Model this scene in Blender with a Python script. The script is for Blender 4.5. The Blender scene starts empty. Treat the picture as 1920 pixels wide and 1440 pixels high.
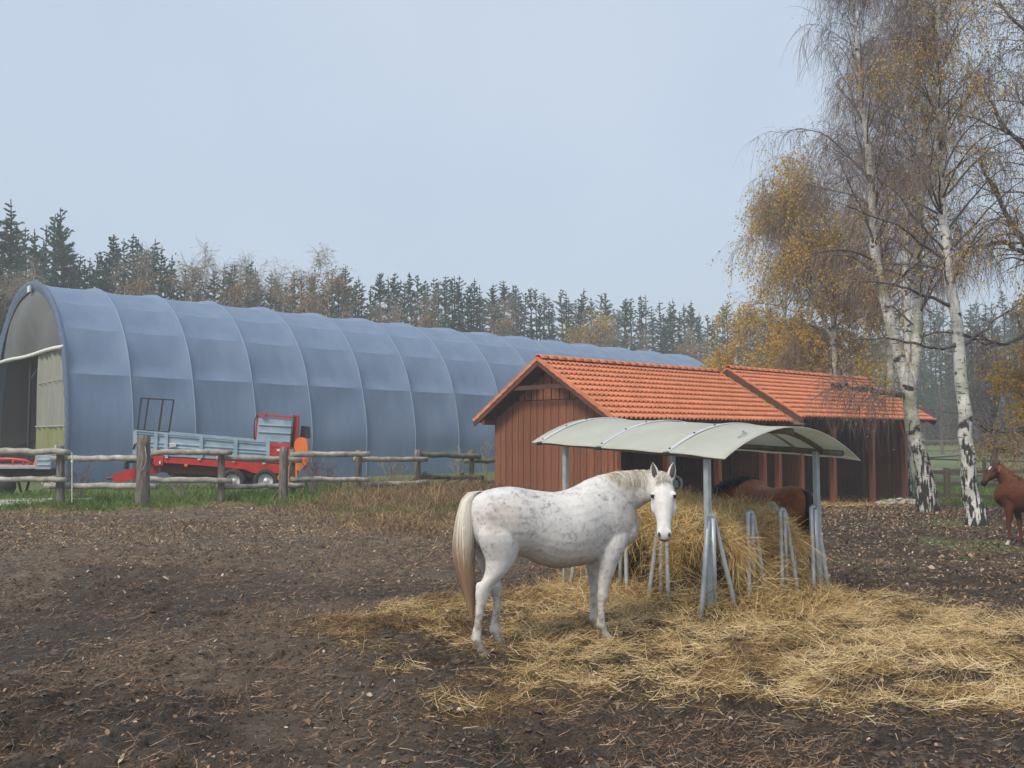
import bpy, math, random
import numpy as np
from mathutils import Vector, Matrix
random.seed(7)
RNG = np.random.default_rng(11)
R = math.radians
SC = bpy.context.scene
COL = SC.collection

# ------------------------------------------------------------------ camera, world, sun, exposure
CAM_H = 1.95
cam_d = bpy.data.cameras.new('camera'); cam = bpy.data.objects.new('camera', cam_d); COL.objects.link(cam)
cam_d.sensor_width = 36; cam_d.lens = 31.875; cam_d.clip_end = 3000; cam_d.clip_start = .1
cam.location = (0, 0, CAM_H); cam.rotation_euler = (R(90) + math.atan(98 / 1700), 0, 0)
SC.camera = cam
SUN_EL, SUN_AZ = R(47), R(-142)          # sun high behind the cloud, over the viewer's left shoulder
world = bpy.data.worlds.new('World'); SC.world = world; world.use_nodes = True
wn = world.node_tree; wn.nodes.clear()
w_out = wn.nodes.new('ShaderNodeOutputWorld'); w_bg = wn.nodes.new('ShaderNodeBackground')
sky = wn.nodes.new('ShaderNodeTexSky'); sky.sky_type = 'NISHITA'; sky.sun_disc = False
sky.sun_elevation = SUN_EL; sky.sun_rotation = SUN_AZ; sky.air_density = 1.0; sky.dust_density = 3.0; sky.ozone_density = 1.5
w_co = wn.nodes.new('ShaderNodeTexCoord'); w_no = wn.nodes.new('ShaderNodeTexNoise')
w_no.inputs['Scale'].default_value = 1.6; w_no.inputs['Detail'].default_value = 3
w_rp = wn.nodes.new('ShaderNodeValToRGB')                    # the cloud sheet: pale blue grey, faintly uneven
w_rp.color_ramp.elements[0].position = .3; w_rp.color_ramp.elements[0].color = (2.36, 2.90, 3.56, 1)
w_rp.color_ramp.elements[1].position = .7; w_rp.color_ramp.elements[1].color = (3.0, 3.44, 4.02, 1)
w_mx = wn.nodes.new('ShaderNodeMix'); w_mx.data_type = 'RGBA'; w_mx.inputs[0].default_value = .85
wn.links.new(w_co.outputs['Generated'], w_no.inputs['Vector']); wn.links.new(w_no.outputs['Fac'], w_rp.inputs[0])
wn.links.new(sky.outputs[0], w_mx.inputs[6]); wn.links.new(w_rp.outputs[0], w_mx.inputs[7])
wn.links.new(w_mx.outputs[2], w_bg.inputs[0]); w_bg.inputs[1].default_value = .1
wn.links.new(w_bg.outputs[0], w_out.inputs[0])
sun_d = bpy.data.lights.new('sun', 'SUN'); sun = bpy.data.objects.new('sun', sun_d); COL.objects.link(sun)
sun_d.energy = 1.5; sun_d.angle = R(14); sun_d.color = (1, .90, .76)
sun.rotation_euler = Vector((math.sin(SUN_AZ) * math.cos(SUN_EL), math.cos(SUN_AZ) * math.cos(SUN_EL), math.sin(SUN_EL))).to_track_quat('Z', 'Y').to_euler()
SC.view_settings.view_transform = 'Standard'; SC.view_settings.look = 'None'
SC.view_settings.exposure = 1.1; SC.view_settings.gamma = 1; SC.view_settings.use_curve_mapping = False
SC.render.engine = 'CYCLES'
cy = SC.cycles
cy.use_denoising = True; cy.max_bounces = 6; cy.diffuse_bounces = 3; cy.glossy_bounces = 2; cy.transmission_bounces = 3
cy.volume_bounces = 1; cy.transparent_max_bounces = 8
try: cy.denoiser = 'OPENIMAGEDENOISE'
except Exception: pass

# ------------------------------------------------------------------ numeric helpers
def smooth(t):
    t = np.clip(t, 0, 1); return t * t * (3 - 2 * t)
def hsh(ix, iy, iz, seed):
    h = (ix.astype(np.int64) * 374761393 + iy.astype(np.int64) * 668265263 + iz.astype(np.int64) * 2147483647 + seed * 1274126177) & 0xFFFFFFFF
    h = ((h ^ (h >> 13)) * 1274126177) & 0xFFFFFFFF
    h = (h ^ (h >> 16)) & 0xFFFFFFFF
    h = (h * 2246822519) & 0xFFFFFFFF
    h = h ^ (h >> 15)
    return h / 4294967295.0
def noise(x, y, z=0., seed=0):
    x = np.asarray(x, float); y = np.asarray(y, float); z = np.asarray(z, float) + 0 * x
    ix, iy, iz = np.floor(x), np.floor(y), np.floor(z)
    fx, fy, fz = x - ix, y - iy, z - iz
    fx, fy, fz = smooth(fx), smooth(fy), smooth(fz)
    r = 0
    for dx in (0, 1):
        for dy in (0, 1):
            for dz in (0, 1):
                w = (fx if dx else 1 - fx) * (fy if dy else 1 - fy) * (fz if dz else 1 - fz)
                r = r + w * hsh(ix + dx, iy + dy, iz + dz, seed)
    return r
def fbm(x, y, z=0., seed=0, o=4, g=.5):
    a, s, t = 1., 0., 0.
    x = np.asarray(x, float); y = np.asarray(y, float); z = np.asarray(z, float)
    for i in range(o):
        s = s + a * noise(x, y, z, seed + i); t += a; a *= g; x, y, z = x * 2.03, y * 2.03, z * 2.03
    return s / t

def relief(x, y):                                           # broad shape of the land
    x = np.asarray(x, float); y = np.asarray(y, float)
    drop = .68 * smooth((y - 20) / 18) * smooth((x - 1) / 12)
    rise = 2.0 * smooth((y - 42) / 118) + 6 * smooth((y - 160) / 300)
    return -drop + rise
def straw_mask(x, y):
    x = np.asarray(x, float); y = np.asarray(y, float)
    G = [(2.2, 10.6, 1.6, 1.2, 1.5), (2.5, 8.25, 1.35, .75, 1.25), (.35, 9.9, 1.3, .75, 1.0), (-1.0, 9.5, .75, .6, .5),
         (4.1, 8.4, 1.0, .9, .7), (1.0, 7.5, .8, .3, .6), (-.3, 6.55, .38, .28, .6), (-.93, 7.68, .16, .11, 1.1), (3.0, 7.0, .9, .45, .62),
         (.45, 7.25, .6, .35, .4), (5.6, 9.3, 1.0, 1.2, .4), (4.35, 7.2, .5, .25, .7), (-1.3, 8.9, 1.0, .5, .25), (.9, 6.8, 1.5, .45, .33), (3.9, 6.5, 1.2, .5, .30), (-.1, 8.6, .9, .4, .35)]
    d = 0
    for cx, cy_, sx, sy, a in G:
        d = d + a * np.exp(-((x - cx) ** 2 / (2 * sx * sx) + (y - cy_) ** 2 / (2 * sy * sy)))
    n = fbm(x * 2.2, y * 2.8, 0, 31, 4)
    m = smooth((d * (.30 + 1.4 * n) - .22) / .68)
    # straw trodden out in front of the open shelters
    u = (x - 2.86) * .752 + (y - 25.5) * .659; v = -(x - 2.86) * -.659 - (y - 25.5) * .752
    sh = smooth((u - .5) / 2) * (1 - smooth((u - 19.5) / 2)) * smooth((v + 5) / .5) * (1 - smooth((v - 1.6) / 1.6))
    m2 = smooth((sh * (.3 + 1.3 * fbm(x * .9, y * .9, 0, 77)) - .3) / .5)
    holes = smooth((fbm(x * 3.1, y * 4.2, 0, 33, 3) - .55) / .09)
    m = m * (1 - .85 * holes * (1 - smooth((d - 1.5) / .8)))
    return np.clip(np.maximum(m, m2), 0, 1)
def prints(x, y, cell=.36):
    out = 0
    ix, iy = np.floor(x / cell), np.floor(y / cell)
    for dx in (-1, 0, 1):
        for dy in (-1, 0, 1):
            cx, cy_ = ix + dx, iy + dy; r1, r2, r3, r4 = (hsh(cx, cy_, 0 * cx, 900 + k) for k in range(4))
            px, py = (cx + r1) * cell, (cy_ + r2) * cell; th = r4 * 6.28; a, b = (x - px), (y - py)
            d = np.sqrt((a * np.cos(th) + b * np.sin(th)) ** 2 + 1.5 * (b * np.cos(th) - a * np.sin(th)) ** 2)
            out = out + (r3 < .55) * (-.042 * np.exp(-(d / .058) ** 2) + .016 * np.exp(-((d - .10) / .028) ** 2)) * (.5 + r4)
    return out
def gz(x, y):                                               # ground height with mud relief
    x = np.asarray(x, float); y = np.asarray(y, float)
    near = 1 - smooth((y - 16) / 14)
    yard = 1 - smooth((y - 30) / 10)
    n1 = fbm(x * .45, y * .45, 0, 3, 3) - .5
    n2 = fbm(x * 2.1, y * 2.1, 0, 5, 4, .55) - .5
    n3 = fbm(x * 6.5, y * 6.5, 0, 9, 3, .6) - .5
    pits = smooth((fbm(x * 3.1, y * 3.1, 0, 21, 2) - .60) / .14)
    mudz = fbm(x * .33, y * .33, 0, 44, 3)
    k = .5 + 1.1 * smooth((mudz - .4) / .25)
    return relief(x, y) + yard * .10 * n1 + near * k * (.09 * n2 + .085 * n3 - .05 * pits + prints(x, y) * smooth((mudz - .38) / .15)) + .035 * straw_mask(x, y) * near

# ------------------------------------------------------------------ object helpers
def tag(o, label=None, cat=None, group=None, kind=None):
    if label: o['label'] = label
    if cat: o['category'] = cat
    if group: o['group'] = group
    if kind: o['kind'] = kind
    return o
def empty(name, loc=(0, 0, 0), rz=0., label=None, cat=None, group=None):
    o = bpy.data.objects.new(name, None); COL.objects.link(o); o.location = loc; o.rotation_euler = (0, 0, rz)
    o.empty_display_size = .2
    return tag(o, label, cat, group)
def mesh_obj(name, V, F, mat=None, parent=None, smooth_sh=False, col=None, var=None):
    """V (n,3) array, F list of tuples or (m,k) int array; col per-vertex rgb, var per-vertex float"""
    me = bpy.data.meshes.new(name)
    V = np.asarray(V, np.float32)
    if isinstance(F, np.ndarray):
        m, k = F.shape
        me.vertices.add(len(V)); me.vertices.foreach_set('co', V.ravel())
        me.loops.add(m * k); me.loops.foreach_set('vertex_index', F.astype(np.int32).ravel())
        me.polygons.add(m); me.polygons.foreach_set('loop_start', np.arange(0, m * k, k, dtype=np.int32))
        try: me.polygons.foreach_set('loop_total', np.full(m, k, np.int32))
        except Exception: pass
        me.update(calc_edges=True)
    else:
        me.from_pydata([tuple(map(float, v)) for v in V], [], [tuple(int(i) for i in f) for f in F]); me.update()
    if smooth_sh: me.polygons.foreach_set('use_smooth', np.ones(len(me.polygons), bool))
    if col is not None:
        a = me.color_attributes.new('col', 'FLOAT_COLOR', 'POINT')
        c = np.ones((len(V), 4), np.float32); c[:, :3] = col; a.data.foreach_set('color', c.ravel())
    if var is not None:
        a = me.attributes.new('var', 'FLOAT', 'POINT'); a.data.foreach_set('value', np.asarray(var, np.float32))
    if mat: me.materials.append(mat)
    o = bpy.data.objects.new(name, me); COL.objects.link(o)
    if parent: o.parent = parent
    return o
def share(name, src, parent, loc=(0, 0, 0), rot=(0, 0, 0), scale=(1, 1, 1)):
    o = bpy.data.objects.new(name, src.data); COL.objects.link(o); o.parent = parent
    o.location = loc; o.rotation_euler = rot; o.scale = scale
    return o
def copy_tree(o, parent=None):
    c = o.copy(); COL.objects.link(c); c.parent = parent
    for ch in list(o.children): copy_tree(ch, c)
    return c

class MB:
    """collects small shapes into one mesh"""
    def __init__(s): s.v = []; s.f = []
    def add(s, V, F):
        b = len(s.v); s.v.extend([tuple(map(float, v)) for v in V]); s.f.extend([tuple(int(i) + b for i in f) for f in F]); return s
    def box(s, c, d, M=None, bev=0.):
        x, y, z = d[0] / 2, d[1] / 2, d[2] / 2
        if bev > 0:
            b = min(bev, x * .9, y * .9, z * .9); V = []; idx = {}
            for sx in (-1, 1):
                for sy in (-1, 1):
                    for sz in (-1, 1):
                        for k in range(3):
                            p = [sx * (x - b), sy * (y - b), sz * (z - b)]; p[k] = (sx * x, sy * y, sz * z)[k]
                            idx[(sx, sy, sz, k)] = len(V); V.append(p)
            F = []
            for k in range(3):
                a, c2 = [i for i in range(3) if i != k]
                for sg in (-1, 1):
                    q = []
                    for (u, v) in ((-1, -1), (1, -1), (1, 1), (-1, 1)):
                        t = [0, 0, 0]; t[k] = sg; t[a] = u; t[c2] = v; q.append(idx[(*t, k)])
                    F.append(q if (sg > 0) == (k != 1) else q[::-1])
            for k in range(3):
                a, c2 = [i for i in range(3) if i != k]
                for u in (-1, 1):
                    for v in (-1, 1):
                        t0 = [0, 0, 0]; t0[a] = u; t0[c2] = v; t0[k] = -1; t1 = list(t0); t1[k] = 1
                        q = [idx[(*t0, a)], idx[(*t1, a)], idx[(*t1, c2)], idx[(*t0, c2)]]; F.append(q)
            for key in [(sx, sy, sz) for sx in (-1, 1) for sy in (-1, 1) for sz in (-1, 1)]:
                F.append([idx[(*key, k)] for k in range(3)])
        else:
            V = [(sx * x, sy * y, sz * z) for sx in (-1, 1) for sy in (-1, 1) for sz in (-1, 1)]
            F = [(0, 1, 3, 2), (4, 6, 7, 5), (0, 4, 5, 1), (2, 3, 7, 6), (0, 2, 6, 4), (1, 5, 7, 3)]
        V = [Vector(v) for v in V]
        if M is not None: V = [M @ v for v in V]
        c = Vector(c); return s.add([v + c for v in V], F)
    def beam(s, a, b, w, h, up=(0, 0, 1), bev=0.):
        a, b = Vector(a), Vector(b); d = (b - a); L = d.length; d.normalize(); up = Vector(up)
        side = d.cross(up)
        if side.length < 1e-4: side = d.cross(Vector((1, 0, 0)))
        side.normalize(); u2 = side.cross(d); M = Matrix((d, side, u2)).transposed()
        return s.box((a + b) / 2, (L, w, h), M, bev)
    def tube(s, pts, r, n=8, cap=True):
        pts = [Vector(p) for p in pts]; m = len(pts); rr = r if hasattr(r, '__len__') else [r] * m
        V = []; F = []; prev = None
        for i, p in enumerate(pts):
            t = (pts[min(i + 1, m - 1)] - pts[max(i - 1, 0)]).normalized()
            if prev is None:
                prev = t.orthogonal().normalized()
            prev = (prev - t * prev.dot(t)).normalized(); b = t.cross(prev)
            for k in range(n):
                a = 2 * math.pi * k / n; V.append(p + (prev * math.cos(a) + b * math.sin(a)) * rr[i])
        for i in range(m - 1):
            for k in range(n):
                k2 = (k + 1) % n; F.append((i * n + k, i * n + k2, (i + 1) * n + k2, (i + 1) * n + k))
        if cap:
            F.append(tuple(range(n))[::-1]); F.append(tuple((m - 1) * n + k for k in range(n)))
        return s.add(V, F)
    def prism(s, poly, d, o=(0, 0, 0), ax='y'):
        """poly in x,z extruded along y by d"""
        n = len(poly); V = [(x + o[0], o[1], z + o[2]) for x, z in poly] + [(x + o[0], o[1] + d, z + o[2]) for x, z in poly]
        F = [tuple(range(n)), tuple(range(2 * n - 1, n - 1, -1))] + [(i, i + n, (i + 1) % n + n, (i + 1) % n) for i in range(n)]
        return s.add(V, F)
    def build(s, name, mat, parent=None, sm=False):
        o = mesh_obj(name, s.v, s.f, mat, parent, sm)
        if sm == 'auto':
            pass
        return o

# ------------------------------------------------------------------ materials
def P(name, col, rough=.7, metal=0., n1=None, bump=None, col2=None, coat=0., attr=None, spec=.5, vary=None, trans=None, stretch=None, objvar=0.):
    m = bpy.data.materials.new(name); m.use_nodes = True; nt = m.node_tree; b = nt.nodes['Principled BSDF']
    b.inputs['Roughness'].default_value = rough; b.inputs['Metallic'].default_value = metal
    b.inputs['Specular IOR Level'].default_value = spec
    if coat: b.inputs['Coat Weight'].default_value = coat
    tc = nt.nodes.new('ShaderNodeTexCoord'); src = tc.outputs['Object']
    if stretch:
        mp = nt.nodes.new('ShaderNodeMapping'); mp.inputs['Scale'].default_value = stretch
        nt.links.new(src, mp.inputs[0]); src = mp.outputs[0]
    out = None
    if attr == 'col':
        a = nt.nodes.new('ShaderNodeAttribute'); a.attribute_name = 'col'; out = a.outputs['Color']
    elif attr == 'var':
        a = nt.nodes.new('ShaderNodeAttribute'); a.attribute_name = 'var'
        rp = nt.nodes.new('ShaderNodeValToRGB'); nt.links.new(a.outputs['Fac'], rp.inputs[0])
        els = vary; rp.color_ramp.elements[0].color = (*els[0], 1); rp.color_ramp.elements[1].color = (*els[-1], 1)
        for i in range(1, len(els) - 1):
            e = rp.color_ramp.elements.new(i / (len(els) - 1)); e.color = (*els[i], 1)
        out = rp.outputs[0]
    if n1:
        no = nt.nodes.new('ShaderNodeTexNoise'); no.inputs['Scale'].default_value = n1; no.inputs['Detail'].default_value = 6
        no.inputs['Roughness'].default_value = .65
        nt.links.new(src, no.inputs['Vector'])
        rp = nt.nodes.new('ShaderNodeMapRange'); rp.inputs[1].default_value = .35; rp.inputs[2].default_value = .65
        nt.links.new(no.outputs['Fac'], rp.inputs[0])
        mx = nt.nodes.new('ShaderNodeMix'); mx.data_type = 'RGBA'; nt.links.new(rp.outputs[0], mx.inputs[0])
        if out is not None:
            mu = nt.nodes.new('ShaderNodeMix'); mu.data_type = 'RGBA'; mu.blend_type = 'MULTIPLY'; mu.inputs[0].default_value = 1
            nt.links.new(out, mu.inputs[6]); mx.inputs[6].default_value = (*col, 1); mx.inputs[7].default_value = (*(col2 or col), 1)
            nt.links.new(mx.outputs[2], mu.inputs[7]); out = mu.outputs[2]
        else:
            mx.inputs[6].default_value = (*col, 1); mx.inputs[7].default_value = (*(col2 or col), 1); out = mx.outputs[2]
    if objvar:
        oi = nt.nodes.new('ShaderNodeObjectInfo'); mr = nt.nodes.new('ShaderNodeMapRange')
        mr.inputs[3].default_value = 1 - objvar; mr.inputs[4].default_value = 1 + objvar
        nt.links.new(oi.outputs['Random'], mr.inputs[0])
        sc = nt.nodes.new('ShaderNodeVectorMath'); sc.operation = 'SCALE'
        if out is None:
            rgb = nt.nodes.new('ShaderNodeRGB'); rgb.outputs[0].default_value = (*col, 1); out = rgb.outputs[0]
        nt.links.new(out, sc.inputs[0]); nt.links.new(mr.outputs[0], sc.inputs['Scale']); out = sc.outputs[0]
    if out is not None: nt.links.new(out, b.inputs['Base Color'])
    else: b.inputs['Base Color'].default_value = (*col, 1)
    if bump:
        sc_, st, di = bump
        nb = nt.nodes.new('ShaderNodeTexNoise'); nb.inputs['Scale'].default_value = sc_; nb.inputs['Detail'].default_value = 5
        nt.links.new(src, nb.inputs['Vector'])
        bu = nt.nodes.new('ShaderNodeBump'); bu.inputs['Strength'].default_value = st; bu.inputs['Distance'].default_value = di
        nt.links.new(nb.outputs['Fac'], bu.inputs['Height']); nt.links.new(bu.outputs[0], b.inputs['Normal'])
    if trans:
        tr = nt.nodes.new('ShaderNodeBsdfTranslucent'); mxs = nt.nodes.new('ShaderNodeMixShader'); mxs.inputs[0].default_value = trans
        if out is not None: nt.links.new(out, tr.inputs[0])
        else: tr.inputs[0].default_value = (*col, 1)
        o = nt.nodes['Material Output']; nt.links.new(b.outputs[0], mxs.inputs[1]); nt.links.new(tr.outputs[0], mxs.inputs[2]); nt.links.new(mxs.outputs[0], o.inputs[0])
    return m

M = {}
M['cover'] = P('cover_cloth', (.130, .192, .300), .52, n1=.55, col2=(.165, .228, .335), bump=(2.2, .3, .03), spec=.5, stretch=(2.4, 2.4, .28))
M['seam'] = P('seam_band', (.20, .27, .37), .6, spec=.3)
M['lace'] = P('laced_edge', (.07, .1, .165), .75, n1=8, col2=(.10, .14, .21), bump=(9, .5, .03))
M['gable'] = P('gable_cloth', (.105, .11, .115), .8, n1=1.2, col2=(.13, .135, .14), bump=(1.2, .25, .05))
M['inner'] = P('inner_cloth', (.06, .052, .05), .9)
M['curtain'] = P('curtain_mesh', (.20, .205, .175), .8, n1=2.2, col2=(.26, .26, .22), bump=(6, .3, .02), stretch=(3, 3, .3))
M['curtain_low'] = P('curtain_mesh_mossy', (.17, .185, .07), .8, n1=2.2, col2=(.24, .25, .12), bump=(6, .3, .02), stretch=(3, 3, .3))
M['galv'] = P('galvanised_steel', (.33, .37, .40), .45, .35, n1=9, col2=(.45, .49, .52), bump=(40, .15, .003))
M['galv_dull'] = P('dull_galvanised_steel', (.24, .27, .29), .55, .3, n1=12, col2=(.34, .37, .39), bump=(40, .15, .003))
M['alu'] = P('aluminium_strap', (.55, .58, .60), .4, .4, n1=6, col2=(.7, .72, .73))
M['roof_sheet'] = P('feeder_roof_sheet', (.60, .62, .53), .5, n1=1.3, col2=(.70, .71, .66), bump=(14, .12, .006), trans=.45)
M['tube_brown'] = P('weathered_tube', (.16, .14, .11), .6, .2, n1=8, col2=(.26, .25, .22))
M['dark'] = P('dark_metal', (.02, .022, .026), .5)
M['rubber'] = P('rubber', (.018, .018, .018), .8, n1=8, col2=(.035, .033, .03))
M['red'] = P('red_paint', (.58, .022, .015), .45, n1=2.6, col2=(.34, .025, .018), coat=.1, bump=(30, .1, .003))
M['red_dark'] = P('red_underframe', (.10, .02, .018), .6)
M['orange'] = P('orange_guard', (.80, .20, .03), .45, n1=4, col2=(.72, .17, .03))
M['silver'] = P('silver_panel', (.25, .34, .42), .45, .3, n1=2.2, col2=(.38, .48, .56), bump=(20, .1, .003))
M['white'] = P('white_paint', (.72, .72, .70), .6, n1=4, col2=(.62, .62, .6))
M['screen'] = P('dark_screen', (.05, .07, .10), .6)
M['plank'] = P('stained_board', (.27, .098, .044), .72, n1=2.2, col2=(.15, .054, .026), bump=(26, .35, .01), stretch=(6, 6, .6), objvar=.16)
M['beam'] = P('stained_beam', (.12, .045, .028), .75, n1=3, col2=(.075, .03, .02), bump=(20, .35, .01), objvar=.1)
M['post_red'] = P('stained_post', (.36, .12, .055), .72, n1=3, col2=(.24, .075, .035), bump=(26, .3, .01), stretch=(5, 5, .6), objvar=.12)
M['rafter'] = P('grey_rafter_end', (.16, .13, .11), .8, n1=9, col2=(.09, .07, .06))
M['tile'] = P('clay_tile', (.68, .245, .12), .6, n1=3.5, col2=(.53, .165, .075), bump=(30, .2, .004), objvar=.13)
M['batten'] = P('mossy_batten', (.16, .17, .07), .9, n1=5, col2=(.10, .09, .05), bump=(20, .4, .01))
M['log'] = P('weathered_log', (.50, .47, .41), .85, n1=4.0, col2=(.20, .175, .15), bump=(14, .7, .02), stretch=(1, 1, 1), objvar=.14)
M['log_moss'] = P('mossy_log', (.17, .17, .11), .9, n1=4.0, col2=(.08, .075, .05), bump=(14, .7, .02), objvar=.1)
M['log_post'] = P('cracked_post', (.27, .24, .21), .85, n1=3.5, col2=(.07, .055, .045), bump=(18, .8, .03), stretch=(5, 5, .7), objvar=.12)
M['rail'] = P('fence_rail', (.105, .085, .06), .85, n1=5, col2=(.15, .125, .09), bump=(20, .4, .01))
M['straw'] = P('straw', (1, 1, 1), .7, attr='var', vary=[(.14, .08, .035), (.44, .30, .13), (.72, .55, .28), (.84, .70, .44)], trans=.15, spec=.3)
M['hay'] = P('hay', (1, 1, 1), .75, attr='var', vary=[(.09, .05, .02), (.40, .26, .10), (.68, .49, .22), (.84, .68, .38)], trans=.15, spec=.25)
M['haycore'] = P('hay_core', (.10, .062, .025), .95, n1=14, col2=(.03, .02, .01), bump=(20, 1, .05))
M['leaf_dead'] = P('fallen_leaf', (1, 1, 1), .75, attr='var', vary=[(.07, .035, .02), (.22, .13, .07), (.40, .27, .18), (.62, .50, .40)], trans=.1)
M['underwood'] = P('far_underwood', (1, 1, 1), .85, attr='var', vary=[(.05, .045, .035), (.10, .085, .06), (.09, .12, .07), (.26, .18, .08)], trans=.1)
M['clod'] = P('mud_clod', (.045, .034, .027), .75, n1=30, col2=(.09, .068, .05), bump=(60, .6, .01))
M['grass'] = P('grass_blades', (1, 1, 1), .6, attr='var', vary=[(.03, .065, .012), (.07, .15, .02), (.13, .23, .035), (.22, .24, .07)], trans=.25)
M['weed'] = P('dry_weeds', (1, 1, 1), .8, attr='var', vary=[(.08, .045, .025), (.20, .12, .06), (.35, .235, .12), (.54, .42, .25)], trans=.15)
M['needle'] = P('pine_needles', (1, 1, 1), .7, attr='var', vary=[(.018, .055, .032), (.045, .11, .062), (.09, .175, .10)], trans=.12, objvar=.25)  # greens lightened towards teal, some of the mist put into the needle colour
M['bark_pine'] = P('pine_bark', (.10, .06, .04), .9, n1=5, col2=(.05, .035, .03))
M['twig'] = P('birch_twig', (.135, .10, .095), .8, n1=1.5, col2=(.21, .165, .15))
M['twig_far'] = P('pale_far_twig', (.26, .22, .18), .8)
M['leaf_yellow'] = P('yellow_leaf', (1, 1, 1), .6, attr='var', vary=[(.10, .12, .03), (.36, .25, .035), (.72, .48, .055), (.82, .50, .06)], trans=.5)
M['leaf_tan'] = P('tan_leaf', (1, 1, 1), .7, attr='var', vary=[(.22, .12, .05), (.38, .22, .09), (.46, .30, .12)], trans=.25)
M['limb'] = P('dark_limb', (.05, .042, .038), .85, n1=5, col2=(.12, .11, .10), bump=(12, .5, .02))
M['eye'] = P('horse_eye', (.008, .006, .005), .12, coat=.6)
M['nostril'] = P('nostril_skin', (.03, .022, .022), .6)
M['earin'] = P('inner_ear', (.07, .055, .05), .9)
M['hoof'] = P('hoof_horn', (.20, .16, .12), .6, n1=20, col2=(.11, .085, .06))
M['hair'] = P('horse_hair', (1, 1, 1), .55, attr='col')
M['coat'] = P('horse_coat', (1, 1, 1), .62, attr='col', n1=26, col2=(.86, .86, .87), bump=(55, .25, .004), spec=.3)
M['coat_brown'] = P('bay_coat', (1, 1, 1), .62, attr='col', n1=14, col2=(.72, .72, .72), bump=(70, .35, .005), spec=.2)
M['sheet'] = P('crumpled_sheet', (.58, .56, .50), .7, n1=6, col2=(.40, .37, .31), bump=(12, .5, .02))

def birch_bark():
    m = P('birch_bark', (.62, .61, .57), .75, bump=(14, .6, .02)); nt = m.node_tree; b = nt.nodes['Principled BSDF']
    tc = nt.nodes.new('ShaderNodeTexCoord')
    def noi(scale, st, det=5):
        mp = nt.nodes.new('ShaderNodeMapping'); mp.inputs['Scale'].default_value = st; nt.links.new(tc.outputs['Object'], mp.inputs[0])
        no = nt.nodes.new('ShaderNodeTexNoise'); no.inputs['Scale'].default_value = scale; no.inputs['Detail'].default_value = det
        nt.links.new(mp.outputs[0], no.inputs['Vector']); return no.outputs['Fac']
    def mr(src, a, c, lo=0., hi=1.):
        r = nt.nodes.new('ShaderNodeMapRange'); r.inputs[1].default_value = a; r.inputs[2].default_value = c; r.inputs[3].default_value = lo; r.inputs[4].default_value = hi
        nt.links.new(src, r.inputs[0]); return r.outputs[0]
    def mix(f, a, c):
        x = nt.nodes.new('ShaderNodeMix'); x.data_type = 'RGBA'; nt.links.new(f, x.inputs[0])
        for i, q in ((6, a), (7, c)):
            if isinstance(q, tuple): x.inputs[i].default_value = (*q, 1)
            else: nt.links.new(q, x.inputs[i])
        return x.outputs[2]
    base = mix(mr(noi(2.5, (1, 1, 1)), .4, .65), (.64, .63, .59), (.36, .37, .33))
    green = mix(mr(noi(1.1, (1, 1, .6)), .52, .66), base, (.20, .23, .12))
    lent = mix(mr(noi(5, (1, 1, 7), 3), .60, .66), green, (.045, .04, .038))
    patch = mix(mr(noi(2.4, (1, 1, 1.4), 4), .575, .63), lent, (.035, .03, .028))
    sx = nt.nodes.new('ShaderNodeSeparateXYZ'); nt.links.new(tc.outputs['Object'], sx.inputs[0])
    fiss = noi(4.5, (3.4, 3.4, .75), 3)
    h = mr(sx.outputs[2], .0, 3.4, .10, -.16)
    ad = nt.nodes.new('ShaderNodeMath'); nt.links.new(fiss, ad.inputs[0]); nt.links.new(h, ad.inputs[1])
    out = mix(mr(ad.outputs[0], .50, .56), patch, (.03, .027, .025))
    nt.links.new(out, b.inputs['Base Color']); return m
M['birch'] = birch_bark()

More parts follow.
